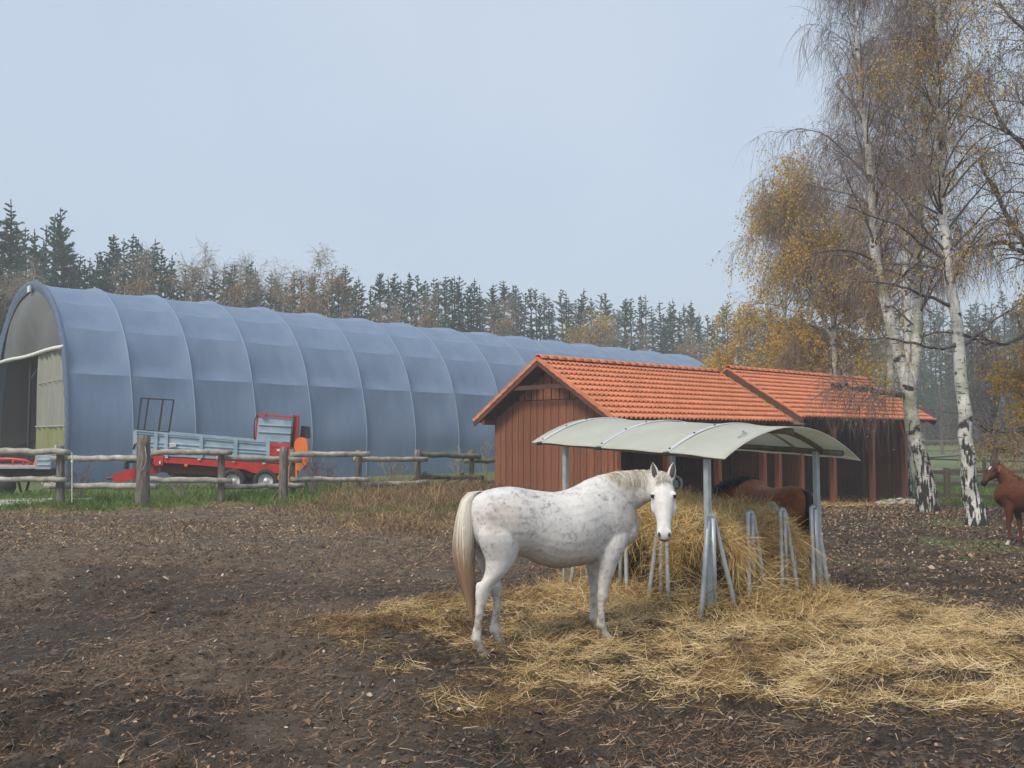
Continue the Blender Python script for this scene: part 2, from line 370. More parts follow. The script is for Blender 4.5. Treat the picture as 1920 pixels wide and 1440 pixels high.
def ground_mat():
    m = bpy.data.materials.new('yard_mud'); m.use_nodes = True; nt = m.node_tree; b = nt.nodes['Principled BSDF']
    tc = nt.nodes.new('ShaderNodeTexCoord')
    def noi(scale, det=6, ro=.6, st=(1, 1, 1)):
        mp = nt.nodes.new('ShaderNodeMapping'); mp.inputs['Scale'].default_value = st; nt.links.new(tc.outputs['Object'], mp.inputs[0])
        no = nt.nodes.new('ShaderNodeTexNoise'); no.inputs['Scale'].default_value = scale; no.inputs['Detail'].default_value = det; no.inputs['Roughness'].default_value = ro
        nt.links.new(mp.outputs[0], no.inputs['Vector']); return no.outputs['Fac']
    def mr(src, a, c):
        r = nt.nodes.new('ShaderNodeMapRange'); r.inputs[1].default_value = a; r.inputs[2].default_value = c
        nt.links.new(src, r.inputs[0]); return r.outputs[0]
    def mix(f, a, c):
        x = nt.nodes.new('ShaderNodeMix'); x.data_type = 'RGBA'; nt.links.new(f, x.inputs[0])
        for i, q in ((6, a), (7, c)):
            if isinstance(q, tuple): x.inputs[i].default_value = (*q, 1)
            else: nt.links.new(q, x.inputs[i])
        return x.outputs[2]
    at_ = nt.nodes.new('ShaderNodeAttribute'); at_.attribute_name = 'col'      # r straw, g grass, b dryness of the mud
    sp = nt.nodes.new('ShaderNodeSeparateColor'); nt.links.new(at_.outputs['Color'], sp.inputs[0])
    wet = mix(mr(noi(3.3), .38, .64), (.020, .014, .010), (.062, .043, .030))
    dry = mix(mr(noi(4.1), .36, .66), (.13, .095, .066), (.31, .235, .17))
    mud = mix(sp.outputs[2], wet, dry)
    mud = mix(mr(noi(38, 4, .7), .42, .70), mud, (.125, .095, .07))
    mud = mix(mr(noi(17, 5, .7), .53, .63), mud, (.014, .010, .008))  # dark blotches painted in as shade of the mud's crevices
    mud = mix(mr(noi(75, 3, .6), .68, .74), mud, (.30, .22, .14))
    straw = mix(mr(noi(22, 5, .7, (1, 2.5, 1)), .40, .62), (.085, .052, .022), (.34, .22, .09))
    straw = mix(mr(noi(6, 5, .7), .40, .52), (.04, .028, .016), straw)
    gr = mix(mr(noi(.12, 4), .4, .62), (.13, .22, .055), (.26, .27, .12))
    gr = mix(mr(noi(9, 5), .45, .62), gr, (.07, .05, .03))
    c1 = mix(sp.outputs[0], mud, straw); c2 = mix(sp.outputs[1], c1, gr)
    nt.links.new(c2, b.inputs['Base Color'])
    rr = nt.nodes.new('ShaderNodeMapRange'); rr.inputs[3].default_value = .62; rr.inputs[4].default_value = .92; nt.links.new(sp.outputs[2], rr.inputs[0])
    nt.links.new(rr.outputs[0], b.inputs['Roughness']); b.inputs['Specular IOR Level'].default_value = .3
    ad = nt.nodes.new('ShaderNodeMath'); nt.links.new(noi(26, 6, .7), ad.inputs[0]); nt.links.new(noi(90, 4, .7), ad.inputs[1])
    bu = nt.nodes.new('ShaderNodeBump'); bu.inputs['Strength'].default_value = 1.0; bu.inputs['Distance'].default_value = .035
    nt.links.new(ad.outputs[0], bu.inputs['Height']); nt.links.new(bu.outputs[0], b.inputs['Normal'])
    return m

# ------------------------------------------------------------------ the ground
def grow_axis(a, b, step, far, k):
    mid = list(np.arange(a, b, step)); lo = []; s = step; v = a
    while v > far[0]: s *= k; v -= s; lo.append(v)
    hi = []; s = step; v = mid[-1]
    while v < far[1]: s *= k; v += s; hi.append(v)
    return np.array(lo[::-1] + mid + hi)
def green_mask(x, y):
    """fence strip, meadow, weedy patches"""
    fl = 24.3 + np.clip((x + 12) / 11.5, 0, 1) * 6.5                # line of the log fence, going away to the right
    strip = smooth((y - (fl - 2.0 + 1.2 * (fbm(x * .8, y * .4, 0, 61) - .5) * 2)) / 1.3) * (1 - smooth((x + 0.2) / 2.5))
    mead = smooth((x - (14.0 + .55 * (36 - y))) / .8) * smooth((y - 29) / 2)
    mead = np.maximum(mead, smooth((y - 44) / 5) * smooth((x - 8) / 6))
    behind = smooth((y - 42) / 4)
    patch = .8 * smooth((fbm(x * .5, y * .5, 0, 63) - .55) / .1) * smooth((y - 12) / 4) * (1 - smooth((y - 27) / 4)) * smooth((x - 3.5) / 3) * (1 - smooth((x - 9.5) / 2))
    return np.clip(np.maximum.reduce([strip, mead, behind, patch]), 0, 1)
def dry_mask(x, y):
    d = smooth((fbm(x * .42 + 3, y * .6, 0, 52, 5) - .43) / .13)
    left = smooth((3.5 - x) / 7)
    farl = smooth((y - 9) / 9) * smooth((2 - x) / 8)
    return np.clip(.12 + .85 * d * left + .45 * farl - .5 * np.exp(-((x - 1.5) ** 2 / 9 + (y - 8) ** 2 / 5)), 0, 1)
def build_ground():
    xs = grow_axis(-5.2, 7.6, .042, (-420, 420), 1.085); ys = grow_axis(4.4, 14.5, .04, (-60, 700), 1.035)
    X, Y = np.meshgrid(xs, ys); x, y = X.ravel(), Y.ravel(); z = gz(x, y)
    nx, ny = len(xs), len(ys); i = np.arange(nx * ny).reshape(ny, nx)
    F = np.stack([i[:-1, :-1].ravel(), i[:-1, 1:].ravel(), i[1:, 1:].ravel(), i[1:, :-1].ravel()], 1)
    c = np.stack([straw_mask(x, y) * .9, green_mask(x, y), dry_mask(x, y)], 1)
    o = mesh_obj('ground', np.stack([x, y, z], 1), F, ground_mat(), None, True, col=c); tag(o, kind='structure')
build_ground()

# ------------------------------------------------------------------ strands, blades, leaves
def ribbons(base, dirs, length, width, nseg=3, droop=0., curl=.3, lift=0., rng=RNG, roll=None):
    """thin bent ribbons; base (n,3), dirs (n,3) unit, returns V, F(quads)"""
    n = len(base); d = dirs / np.linalg.norm(dirs, axis=1, keepdims=True)
    pts = [base.copy()]; side0 = np.cross(d, rng.normal(size=(n, 3)) if roll is None else roll); side0 /= np.linalg.norm(side0, axis=1, keepdims=True) + 1e-9
    c = rng.normal(0, curl, (n, 3)); L = (length / nseg)[:, None]
    for k in range(nseg):
        d = d + c / nseg; d[:, 2] -= droop / nseg; d[:, 2] += lift * (1 - 2 * k / nseg)
        d /= np.linalg.norm(d, axis=1, keepdims=True); pts.append(pts[-1] + d * L)
    V = np.zeros((n, nseg + 1, 2, 3))
    for k in range(nseg + 1):
        w = (width * (1 - .55 * k / nseg))[:, None] / 2
        V[:, k, 0] = pts[k] - side0 * w; V[:, k, 1] = pts[k] + side0 * w
    b = np.arange(n)[:, None] * (2 * (nseg + 1)); F = []
    for k in range(nseg): F.append(np.concatenate([b + 2 * k, b + 2 * k + 1, b + 2 * k + 3, b + 2 * k + 2], 1))
    return V.reshape(-1, 3), np.stack(F, 1).reshape(-1, 4), pts
def quads(c, u, v):
    n = len(c); V = np.stack([c - u - v, c + u - v, c + u + v, c - u + v], 1).reshape(-1, 3)
    return V, np.arange(n * 4).reshape(-1, 4)
def rnd_dirs(n, rng=RNG):
    a = rng.normal(size=(n, 3)); return a / np.linalg.norm(a, axis=1, keepdims=True)

def straw_field():
    n = 560000
    x = RNG.uniform(-3.6, 8.5, n); y = RNG.uniform(5.2, 14.5, n)
    m = straw_mask(x, y); keep = RNG.random(n) < (m ** 1.2 * .42 + .006)
    x, y, m = x[keep], y[keep], m[keep]; n = len(x)
    z = gz(x, y) + RNG.random(n) * .035 * m + .006
    th = (fbm(x * 1.3, y * 1.3, 0, 91) * 4 * math.pi) + RNG.normal(0, .9, n)
    d = np.stack([np.cos(th), np.sin(th), RNG.normal(.03, .16, n)], 1)
    L = RNG.uniform(.05, .25, n) * (.6 + .5 * m); b = np.stack([x, y, z], 1) - d * (L / 2)[:, None]
    b[:, 2] = np.maximum(b[:, 2], z - .01)
    V, F, _ = ribbons(b, d, L, RNG.uniform(.0028, .0060, n), 3, droop=.12, curl=.6)
    tone = np.clip(RNG.normal(.55, .22, n) + .5 * (fbm(x * 1.1, y * 1.1, 0, 95) - .5) + .22 * (m - .6) - .35 * smooth((fbm(x * 2.5, y * 2.5, 0, 96) - .5) / .15) - .28 * smooth((.9 - x) / 1.6), 0, 1)
    o = mesh_obj('straw', V, F, M['straw'], col=None, var=np.repeat(tone, 8))
    tag(o, 'golden straw spread over the mud around the hay feeder', 'straw', kind='stuff')
    # short trodden fibres everywhere in the near yard
    n = 150000; y = 4.8 + 11 * RNG.random(n) ** 1.1; x = RNG.uniform(-1, 1, n) * (y * .62 + .4)
    k = RNG.random(n) < .25 + .75 * smooth((fbm(x * 1.1, y * 1.5, 0, 99) - .42) / .2); x, y = x[k], y[k]; n = len(x); th = RNG.normal(0, 1, n); d = np.stack([np.cos(th), np.sin(th), RNG.normal(.05, .15, n)], 1)
    V, F, _ = ribbons(np.stack([x, y, gz(x, y) + .008], 1), d, RNG.uniform(.02, .11, n) * (1 + .03 * y), RNG.uniform(.0025, .006, n), 2, droop=.15, curl=.7)
    tone = np.clip(RNG.beta(1.4, 2.6, n), 0, 1); o = mesh_obj('chaff', V, F, M['leaf_dead'], var=np.repeat(tone, 6)); tag(o, 'fine brown chaff and plant fibres trodden into the mud', 'chaff', kind='stuff')
    # straw in front of the shelters, coarser because far away
    n = 26000; u = RNG.uniform(0, 21, n); v = RNG.uniform(-4.8, 4, n)
    x = 2.86 + u * .752 + v * .659; y = 25.5 + u * .659 - v * .752
    k = RNG.random(n) < straw_mask(x, y); x, y = x[k], y[k]; n = len(x)
    th = RNG.uniform(0, 6.28, n); d = np.stack([np.cos(th), np.sin(th), RNG.normal(.15, .25, n)], 1)
    V, F, _ = ribbons(np.stack([x, y, gz(x, y) + .02], 1), d, RNG.uniform(.15, .4, n), RNG.uniform(.012, .025, n), 2, droop=.3, curl=.5)
    o = mesh_obj('straw', V, F, M['hay'], var=np.repeat(np.clip(RNG.normal(.42, .2, n), 0, 1), 6))
    tag(o, 'trampled straw litter along the open front of the shelters', 'straw', kind='stuff')
straw_field()

def litter():
    n = 110000; y = 5 + 26 * RNG.random(n) ** 1.05; x = RNG.uniform(-1, 1, n) * (y * .62 + 1)
    dens = .10 + .5 * smooth((x - 1.5) / 5) * smooth((y - 9) / 4) + .55 * smooth((y - 13) / 6) * smooth((fbm(x * .4, y * .4, 0, 15) - .38) / .2)
    k = RNG.random(n) < dens; x, y = x[k], y[k]; n = len(x)
    s = RNG.uniform(.007, .019, n) * (1 + .035 * y) ; s[RNG.random(n) < .02] *= 1.9
    th = RNG.uniform(0, 6.28, n); t = RNG.normal(0, .45, (n, 2))
    u = np.stack([np.cos(th), np.sin(th), t[:, 0]], 1) * s[:, None] * .95; v = np.stack([-np.sin(th), np.cos(th), t[:, 1]], 1) * s[:, None] * .6
    c = np.stack([x, y, gz(x, y) + .012 + s * .25], 1)
    # a leaf is a five sided blade with a fold
    V = np.stack([c - u, c - u * .25 - v, c + u * .6 - v * .7, c + u * 1.15, c + u * .5 + v * .8, c - u * .3 + v], 1)
    V[:, [1, 2, 4, 5], 2] += (s * RNG.uniform(0, .6, n))[:, None]
    i = np.arange(n)[:, None] * 6; F = np.concatenate([np.concatenate([i, i + 1, i + 2, i + 3], 1), np.concatenate([i, i + 3, i + 4, i + 5], 1)], 0)
    tone = np.clip(RNG.beta(1.3, 2.2, n) + .12 * (RNG.random(n) < .15), 0, 1)
    o = mesh_obj('fallen_leaves', V.reshape(-1, 3), F, M['leaf_dead'], var=np.repeat(tone, 6))
    tag(o, 'small dead birch leaves scattered over the muddy yard', 'leaves', kind='stuff')
    # mud clods
    n = 15000; y = 4.8 + 15 * RNG.random(n) ** 1.3; x = RNG.uniform(-1, 1, n) * (y * .62 + .6)
    k = RNG.random(n) < smooth((fbm(x * .9, y * .9, 0, 71) - .35) / .25); x, y = x[k], y[k]; n = len(x)
    s = RNG.uniform(.008, .024, n) * (1 + .035 * y) * np.where(RNG.random(n) < .06, 1.8, 1)
    O = np.array([(1, 0, 0), (0, 1, 0), (-1, 0, 0), (0, -1, 0), (.4, .4, .75), (-.4, .3, .65), (0, -.4, .6), (0, 0, -.8)])
    V = O[None] * s[:, None, None] * RNG.uniform(.6, 1.4, (n, 8, 3)); th = RNG.uniform(0, 6.28, n); c_, s_ = np.cos(th)[:, None], np.sin(th)[:, None]
    V = np.stack([V[..., 0] * c_ - V[..., 1] * s_, V[..., 0] * s_ + V[..., 1] * c_, V[..., 2] * .7], -1) + np.stack([x, y, gz(x, y) + .003], 1)[:, None]
    T = np.array([(0, 1, 4), (1, 5, 4), (1, 2, 5), (2, 3, 6), (2, 6, 5), (3, 0, 6), (0, 4, 6), (4, 5, 6)])
    F = (T[None] + (np.arange(n) * 8)[:, None, None]).reshape(-1, 3)
    o = mesh_obj('mud_clods', V.reshape(-1, 3), F, M['clod'], smooth_sh=True); tag(o, 'dark crumbs of trodden mud all over the yard', 'mud', kind='stuff')
litter()

def blades(x, y, h, w, lean, tone, name, mat, label, cat, nseg=2, curl=.25):
    n = len(x); th = RNG.uniform(0, 6.28, n)
    d = np.stack([np.cos(th) * lean, np.sin(th) * lean, np.ones(n)], 1)
    V, F, _ = ribbons(np.stack([x, y, gz(x, y) - .01], 1), d, h, w, nseg, droop=.5, curl=curl)
    o = mesh_obj(name, V, F, mat, var=np.repeat(np.clip(tone, 0, 1), 2 * (nseg + 1)))
    return tag(o, label, cat, kind='stuff')
def vegetation():
    # green grass along the log fence
    n = 90000; x = RNG.uniform(-17, 1.5, n); y = RNG.uniform(21.5, 36, n)
    g = green_mask(x, y) * smooth((fbm(x * .9, y * .9, 0, 65) - .30) / .2); k = (RNG.random(n) < g) & (y < 25.5 + 1.0 * (x + 17) ** .9 + 3); x, y = x[k], y[k]; n = len(x)
    dryx = smooth((x + 7) / 6)
    tone = RNG.normal(.42, .2, n) + .35 * smooth((fbm(x * .6, y * .6, 0, 66) - .4) / .2)
    k = RNG.random(n) > .75 * dryx
    blades(x[k], y[k], RNG.uniform(.08, .26, n)[k] * (1 + .5 * smooth((y[k] - 25) / 3)), RNG.uniform(.012, .028, n)[k], .45, tone[k], 'grass', M['grass'], 'green rough grass along the foot of the log fence', 'grass')
    # dry brown weeds in the middle, between yard and fence
    n = 90000; x = RNG.uniform(-9, 1.2, n); y = RNG.uniform(15.5, 33, n)
    c = smooth((x + 7.2) / 4.5) * smooth((y - (16 + 6 * smooth((-x - 1) / 6) + 2.4 * (fbm(x * .7, y * .7, 0, 68) - .5))) / 4) * (.25 + fbm(x * 1.2, y * 1.2, 0, 67)) * (1 - smooth((x - .2) / 1.2))
    k = RNG.random(n) < .75 * c; x, y = x[k], y[k]; n = len(x); hh = RNG.uniform(.08, .30, n) * (1 + 1.3 * smooth((y - 22) / 5))
    hh = hh * (.35 + 1.5 * fbm(x * 1.7, y * 1.1, 0, 64) ** 1.2); blades(x, y, hh, RNG.uniform(.008, .022, n), .75, RNG.normal(.42, .24, n) + 1.0 * (fbm(x * .9, y * .9, 0, 62) - .5), 'dry_weeds', M['weed'], 'rusty brown dead weeds in front of the fence and shelter', 'weeds', 3, .7)
    n = 30000; x = RNG.uniform(-9, 1.2, n); y = RNG.uniform(21.5, 32, n)
    c = smooth((x + 8) / 4) * smooth((y - 21.5) / 3) * smooth((fbm(x * .9, y * .7, 0, 58) - .47) / .1) * (1 - smooth((x - .2) / 1.2)); k = RNG.random(n) < .8 * c; x, y = x[k], y[k]; n = len(x)
    blades(x, y, RNG.uniform(.08, .30, n), RNG.uniform(.010, .022, n), .6, RNG.normal(.5, .2, n), 'weed_tufts', M['grass'], 'green tufts growing among the brown dead weeds', 'weeds')
    # thin low dry grass over the upper yard
    n = 150000; x = RNG.uniform(-15, 12, n); y = RNG.uniform(12, 27, n)
    k = RNG.random(n) < .85 * smooth((fbm(x * .5, y * .9, 0, 69) - .30) / .25) * smooth((y - 12.5) / 7) * (1 - .8 * smooth((x - 3) / 4)); x, y = x[k], y[k]; n = len(x)
    blades(x, y, RNG.uniform(.04, .13, n), RNG.uniform(.010, .022, n), 1.6, RNG.normal(.55, .24, n), 'dry_grass', M['weed'], 'short brown stubble over the far side of the yard', 'grass', 2, .5)
    # green tufts in the yard to the right and a few lone ones
    n = 26000; x = RNG.uniform(-5, 13, n); y = RNG.uniform(8, 30, n)
    p = green_mask(x, y) * smooth((x - 3) / 2) * (y < 28) + .9 * smooth((fbm(x * 1.6, y * 1.6, 0, 72) - .66) / .04) * smooth((y - 13) / 4)
    k = RNG.random(n) < p * .6; x, y = x[k], y[k]; n = len(x)
    blades(x, y, RNG.uniform(.03, .09, n), RNG.uniform(.010, .02, n), .9, RNG.normal(.6, .2, n), 'yard_grass', M['grass'], 'low green tufts growing in the muddy yard', 'grass', 2)
    # meadow edge behind the rail fence
    n = 45000; x = RNG.uniform(12, 36, n); y = RNG.uniform(29, 50, n)
    k = RNG.random(n) < green_mask(x, y); x, y = x[k], y[k]; n = len(x)
    blades(x, y, RNG.uniform(.10, .28, n), RNG.uniform(.02, .035, n), .5, RNG.normal(.55, .2, n), 'meadow_grass', M['grass'], 'green meadow grass beyond the rail fence', 'grass')
vegetation()

# ------------------------------------------------------------------ the arched fabric hangar
HU = Vector((.752, .659, 0)); HG = Vector((-.659, .752, 0)); H0 = Vector((-17.31, 35.5, 0))
def hp(u, t, z): p = H0 + HU * u + HG * t; return Vector((p.x, p.y, z - .012 * u))
def catmull(P_, n):
    P_ = [Vector(p) for p in P_]; out = []
    Q = [P_[0] * 2 - P_[1]] + P_ + [P_[-1] * 2 - P_[-2]]
    for i in range(1, len(Q) - 2):
        for k in range(n):
            t = k / n; a, b, c, d = Q[i - 1], Q[i], Q[i + 1], Q[i + 2]
            out.append(.5 * ((2 * b) + (c - a) * t + (2 * a - 5 * b + 4 * c - d) * t * t + (3 * b - a - 3 * c + d) * t ** 3))
    out.append(P_[-1]); return out
prof_h = [(0, 0), (0, 1.2), (0, 2.4), (.3, 3.9), (.95, 5.65), (2.1, 7.1), (3.4, 8.02), (4.9, 8.62), (6.6, 8.84)]
prof = catmull([(a, b, 0) for a, b in prof_h], 6)
prof = [(p.x, p.y) for p in prof]; prof = prof + [(13.2 - a, b) for a, b in prof[::-1][1:]]
def prof_normal(i):
    a = prof[max(i - 1, 0)]; b = prof[min(i + 1, len(prof) - 1)]; dx, dz = b[0] - a[0], b[1] - a[1]; L = math.hypot(dx, dz)
    return (-dz / L, dx / L)
# frame positions read off along the roof line
frames = []
for px in (62, 180, 290, 397, 497, 595, 683, 762, 844, 917, 985, 1050, 1110, 1171, 1229, 1283):
    T = (px - 960) / 1700; A = H0 + HG * 4.9
    frames.append(max(0., (T * A.y - A.x) / (HU.x - T * HU.y)))
frames[0] = 0.
def build_hangar():
    root = empty('storage_hangar', H0, 0, 'long arched hangar covered in blue grey fabric with an open end', 'hangar')
    inv = Matrix.Translation(-H0)
    purl = [0, 20, 27, 33, 40, 48]
    full = sorted(set(purl + [96 - p for p in purl]))
    n = len(prof)
    for b in range(len(frames) - 1):
        u0, u1 = frames[b], frames[b + 1]; ns = 14; V = []; F = []
        for k, k2 in zip(full[:-1], full[1:]):
            base = len(V); cnt = k2 - k + 1; mid_ = (k + k2) / 2; rev = mid_ > 48
            for j in range(ns + 1):
                s = j / ns; uu = u0 + (u1 - u0) * s; sag = max(0., math.sin(math.pi * s)) ** .7
                for i in range(k, k2 + 1):
                    v = (i - k) / (k2 - k); v = 1 - v if rev else v
                    nx, nz = prof_normal(i); top = smooth(np.array((prof[i][1] - 2.5) / 5.0)).item()
                    if min(k, 96 - k2) == 0: cr_ = .14 * math.sin(math.pi * v ** 3.2)
                    else: cr_ = (.19 if 19 < min(k, 96 - k2) < 27 else .095) * math.sin(math.pi * v ** .62)
                    d = -sag * (.02 + .055 * top) - cr_ * sag + .02 * sag * math.sin(i * .5 + b * 2.3) * (1 - top)
                    d += .04 * (float(noise(np.array(uu * .7), np.array(i * .15), 0., 8)) - .5)
                    V.append(hp(uu, prof[i][0] + nx * d, prof[i][1] + nz * d) - H0)
            for j in range(ns):
                for i in range(cnt - 1):
                    q = base + j * cnt + i; F.append((q, q + cnt, q + cnt + 1, q + 1))
        mesh_obj('cover_panel', V, F, M['cover'], root, True)
    for b in range(1, len(frames)):
        mb = MB(); pts = []
        for i in range(0, n):
            nx, nz = prof_normal(i); pts.append(hp(frames[b], prof[i][0] + nx * .0, prof[i][1] + nz * .0) - H0)
        mb.tube(pts, .032, 5); mb.build('seam', M['seam'], root, True)
    # purlin bands seen as creases
    # laced dark edge on the front arch
    V = []; F = []; fr = [i for i in range(n)]
    for i in fr:
        nx, nz = prof_normal(i)
        ruff = .03 * math.sin(i * 2.7)
        for (d, uo) in ((.03, .02), (.05, -.10 + ruff), (-.10, -.14 - ruff), (-.42, -.05)):
            V.append(hp(uo, prof[i][0] + nx * d, prof[i][1] + nz * d) - H0)
    for i in range(n - 1):
        for k in range(3): F.append((i * 4 + k, i * 4 + k + 1, (i + 1) * 4 + k + 1, (i + 1) * 4 + k))
    mesh_obj('laced_edge', V, F, M['lace'], root, True)
    mb = MB(); mb.box(hp(-.22, 5.9, 8.45) - H0, (.4, .06, .28), Matrix.Rotation(math.atan2(HG.y, HG.x), 3, 'Z')); mb.build('name_plate', M['white'], root)
    # upper gable cloth down to the bar
    zb = lambda t: 5.62 + .02 * math.sin(t * 3)
    V = []; F = []; m = 30
    for i in range(n // 2 + 1):
        if prof[i][1] >= 5.45:
            z = prof[i][1] - .12; t0 = prof[i][0] + .12; t1 = 13.2 - t0; row = []
            for k in range(m + 1):
                s = k / m; t = t0 + (t1 - t0) * s
                bul = -.35 * math.sin(math.pi * s) * math.sin(math.pi * min(1, max(0, (8.8 - z) / 3.3))) - .07 * math.sin(t * 1.3 + z * 1.7) - .05 * float(noise(np.array(t * .8 - z * .7), np.array(z * 1.1 + t * .5), 0., 4))
                V.append(hp(.12 + bul, t, z) - H0)
    rows = len(V) // (m + 1)
    for r in range(rows - 1):
        for k in range(m): F.append((r * (m + 1) + k, r * (m + 1) + k + 1, (r + 1) * (m + 1) + k + 1, (r + 1) * (m + 1) + k))
    mesh_obj('gable_cloth', V, F, M['gable'], root, True)
    mb = MB(); mb.tube([hp(-.12, .85 + (11.5) * k / 10, 5.52 + .03 * math.sin(k)) - H0 for k in range(11)], .085, 8); mb.build('cross_bar', M['white'], root, True)
    # pleated side curtain
    def curt(t0, t1, zt, zm, name):
        for (za, zz, mat, nm) in ((zt, zm, M['curtain'], name), (zm, .05, M['curtain_low'], name)):
            V = []; F = []; c = 40; r_ = 8
            for r in range(r_ + 1):
                z = za + (zz - za) * r / r_
                for k in range(c + 1):
                    s = k / c; lean = .35 * (1 - z / zt) if t0 < 6 else 0
                    e0 = max(t0, np.interp(z, [p[1] for p in prof[:49]], [p[0] for p in prof[:49]]) + .05) if t0 < 6 else t0
                    t = e0 + (t1 + lean - e0) * s
                    V.append(hp(.03 + .05 * math.sin(s * 38) + .03 * math.sin(s * 13 + z), t, z) - H0)
            for r in range(r_):
                for k in range(c): F.append((r * (c + 1) + k, (r + 1) * (c + 1) + k, (r + 1) * (c + 1) + k + 1, r * (c + 1) + k + 1))
            mesh_obj(nm, V, F, mat, root, True)
    curt(.12, 4.9, 5.5, 2.35, 'side_curtain')
    for (a, b_, r) in (((-.02, .3, 2.36), (-.02, 4.95, 2.36), .03), ((-.02, .7, 4.25), (-.02, 4.9, 4.2), .015)):
        mb = MB(); mb.tube([hp(*a) - H0, hp(*b_) - H0], r, 6); mb.build('curtain_strap', M['galv'], root)
    # white rods leaning on the curtain
    for (a, b_) in (((-.25, 2.7, 0.), (-.15, 2.6, 1.35)), ((-.25, 1.2, 0.), (-.15, 1.25, 1.6))):
        mb = MB(); mb.tube([hp(*a) - H0, hp(*b_) - H0], .035, 5); mb.build('white_rod', M['white'], root)
    # inner frame: posts, braces, far end wall
    mb = MB(); mb.beam(hp(.2, 5.3, 0) - H0, hp(.2, 5.0, 5.5) - H0, .16, .16); mb.build('door_post', M['dark'], root)
    for (a, b_) in (((3, 12.9, 3.2), (9, 12.9, 4.2)), ((1, 12.8, 4.6), (14, 12.8, 4.6)), ((1, 12.8, 1.5), (6, 12.8, 3.0)), ((0.4, 5.2, 5.4), (.4, 7.5, 4.6)), ((.4, 7.8, 0), (.4, 7.8, 5.5))):
        mb = MB(); mb.tube([hp(*a) - H0, hp(*b_) - H0], .07, 6); mb.build('brace', M['dark'], root)
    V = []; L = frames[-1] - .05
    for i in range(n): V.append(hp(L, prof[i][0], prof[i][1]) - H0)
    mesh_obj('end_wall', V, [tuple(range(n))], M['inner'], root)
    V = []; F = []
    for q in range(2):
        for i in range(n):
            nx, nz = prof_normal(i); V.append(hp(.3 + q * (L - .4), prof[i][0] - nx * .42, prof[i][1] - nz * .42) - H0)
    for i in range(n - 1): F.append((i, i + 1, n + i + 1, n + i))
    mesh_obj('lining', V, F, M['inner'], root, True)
build_hangar()

# ------------------------------------------------------------------ the two horse shelters
SU = Vector((.752, .659, 0)).normalized(); SG = Vector((-.659, .752, 0)).normalized(); S0 = Vector((2.86, 25.5, 0))
ROTZ = math.atan2(SU.y, SU.x)
def tile_mesh(name, w=.2, l=.40):
    """one pantile, x along the ridge, y down the slope"""
    V = []; F = []; nx = 9
    for j, (yy, zz, am) in enumerate(((0, .0, .028), (l * .5, .008, .045), (l, .020, .082), (l - .002, .008, .078))):
        for i in range(nx + 1):
            s = i / nx; wave = am * ((1 + math.sin(2 * math.pi * (s - .18))) / 2) ** 1.9
            V.append((w * (s - .5) * 1.08, yy, zz + wave))
    for j in range(3):
        for i in range(nx): F.append((j * (nx + 1) + i, (j + 1) * (nx + 1) + i, (j + 1) * (nx + 1) + i + 1, j * (nx + 1) + i + 1))
    o = mesh_obj(name, V, F, M['tile'], None, True); COL.objects.unlink(o); return o
TILE = tile_mesh('tile')
def cap_mesh():
    V = []; F = []; n = 8
    for j, (x, r) in enumerate(((0, .125), (.40, .108), (.40, .09), (0, .105))):
        for i in range(n + 1):
            a = math.pi * (.0 + i / n); V.append((x, math.cos(a) * r * 1.25, math.sin(a) * r))
    for j in range(4):
        for i in range(n):
            j2 = (j + 1) % 4; F.append((j * (n + 1) + i, j * (n + 1) + i + 1, j2 * (n + 1) + i + 1, j2 * (n + 1) + i))
    o = mesh_obj('ridge_tile', V, F, M['tile'], None, True); COL.objects.unlink(o); return o
CAP = cap_mesh()
W = 5.15; ZE = 2.42; ZR = 4.25; OH = .5                              # wall depth, eave height, ridge height, overhang
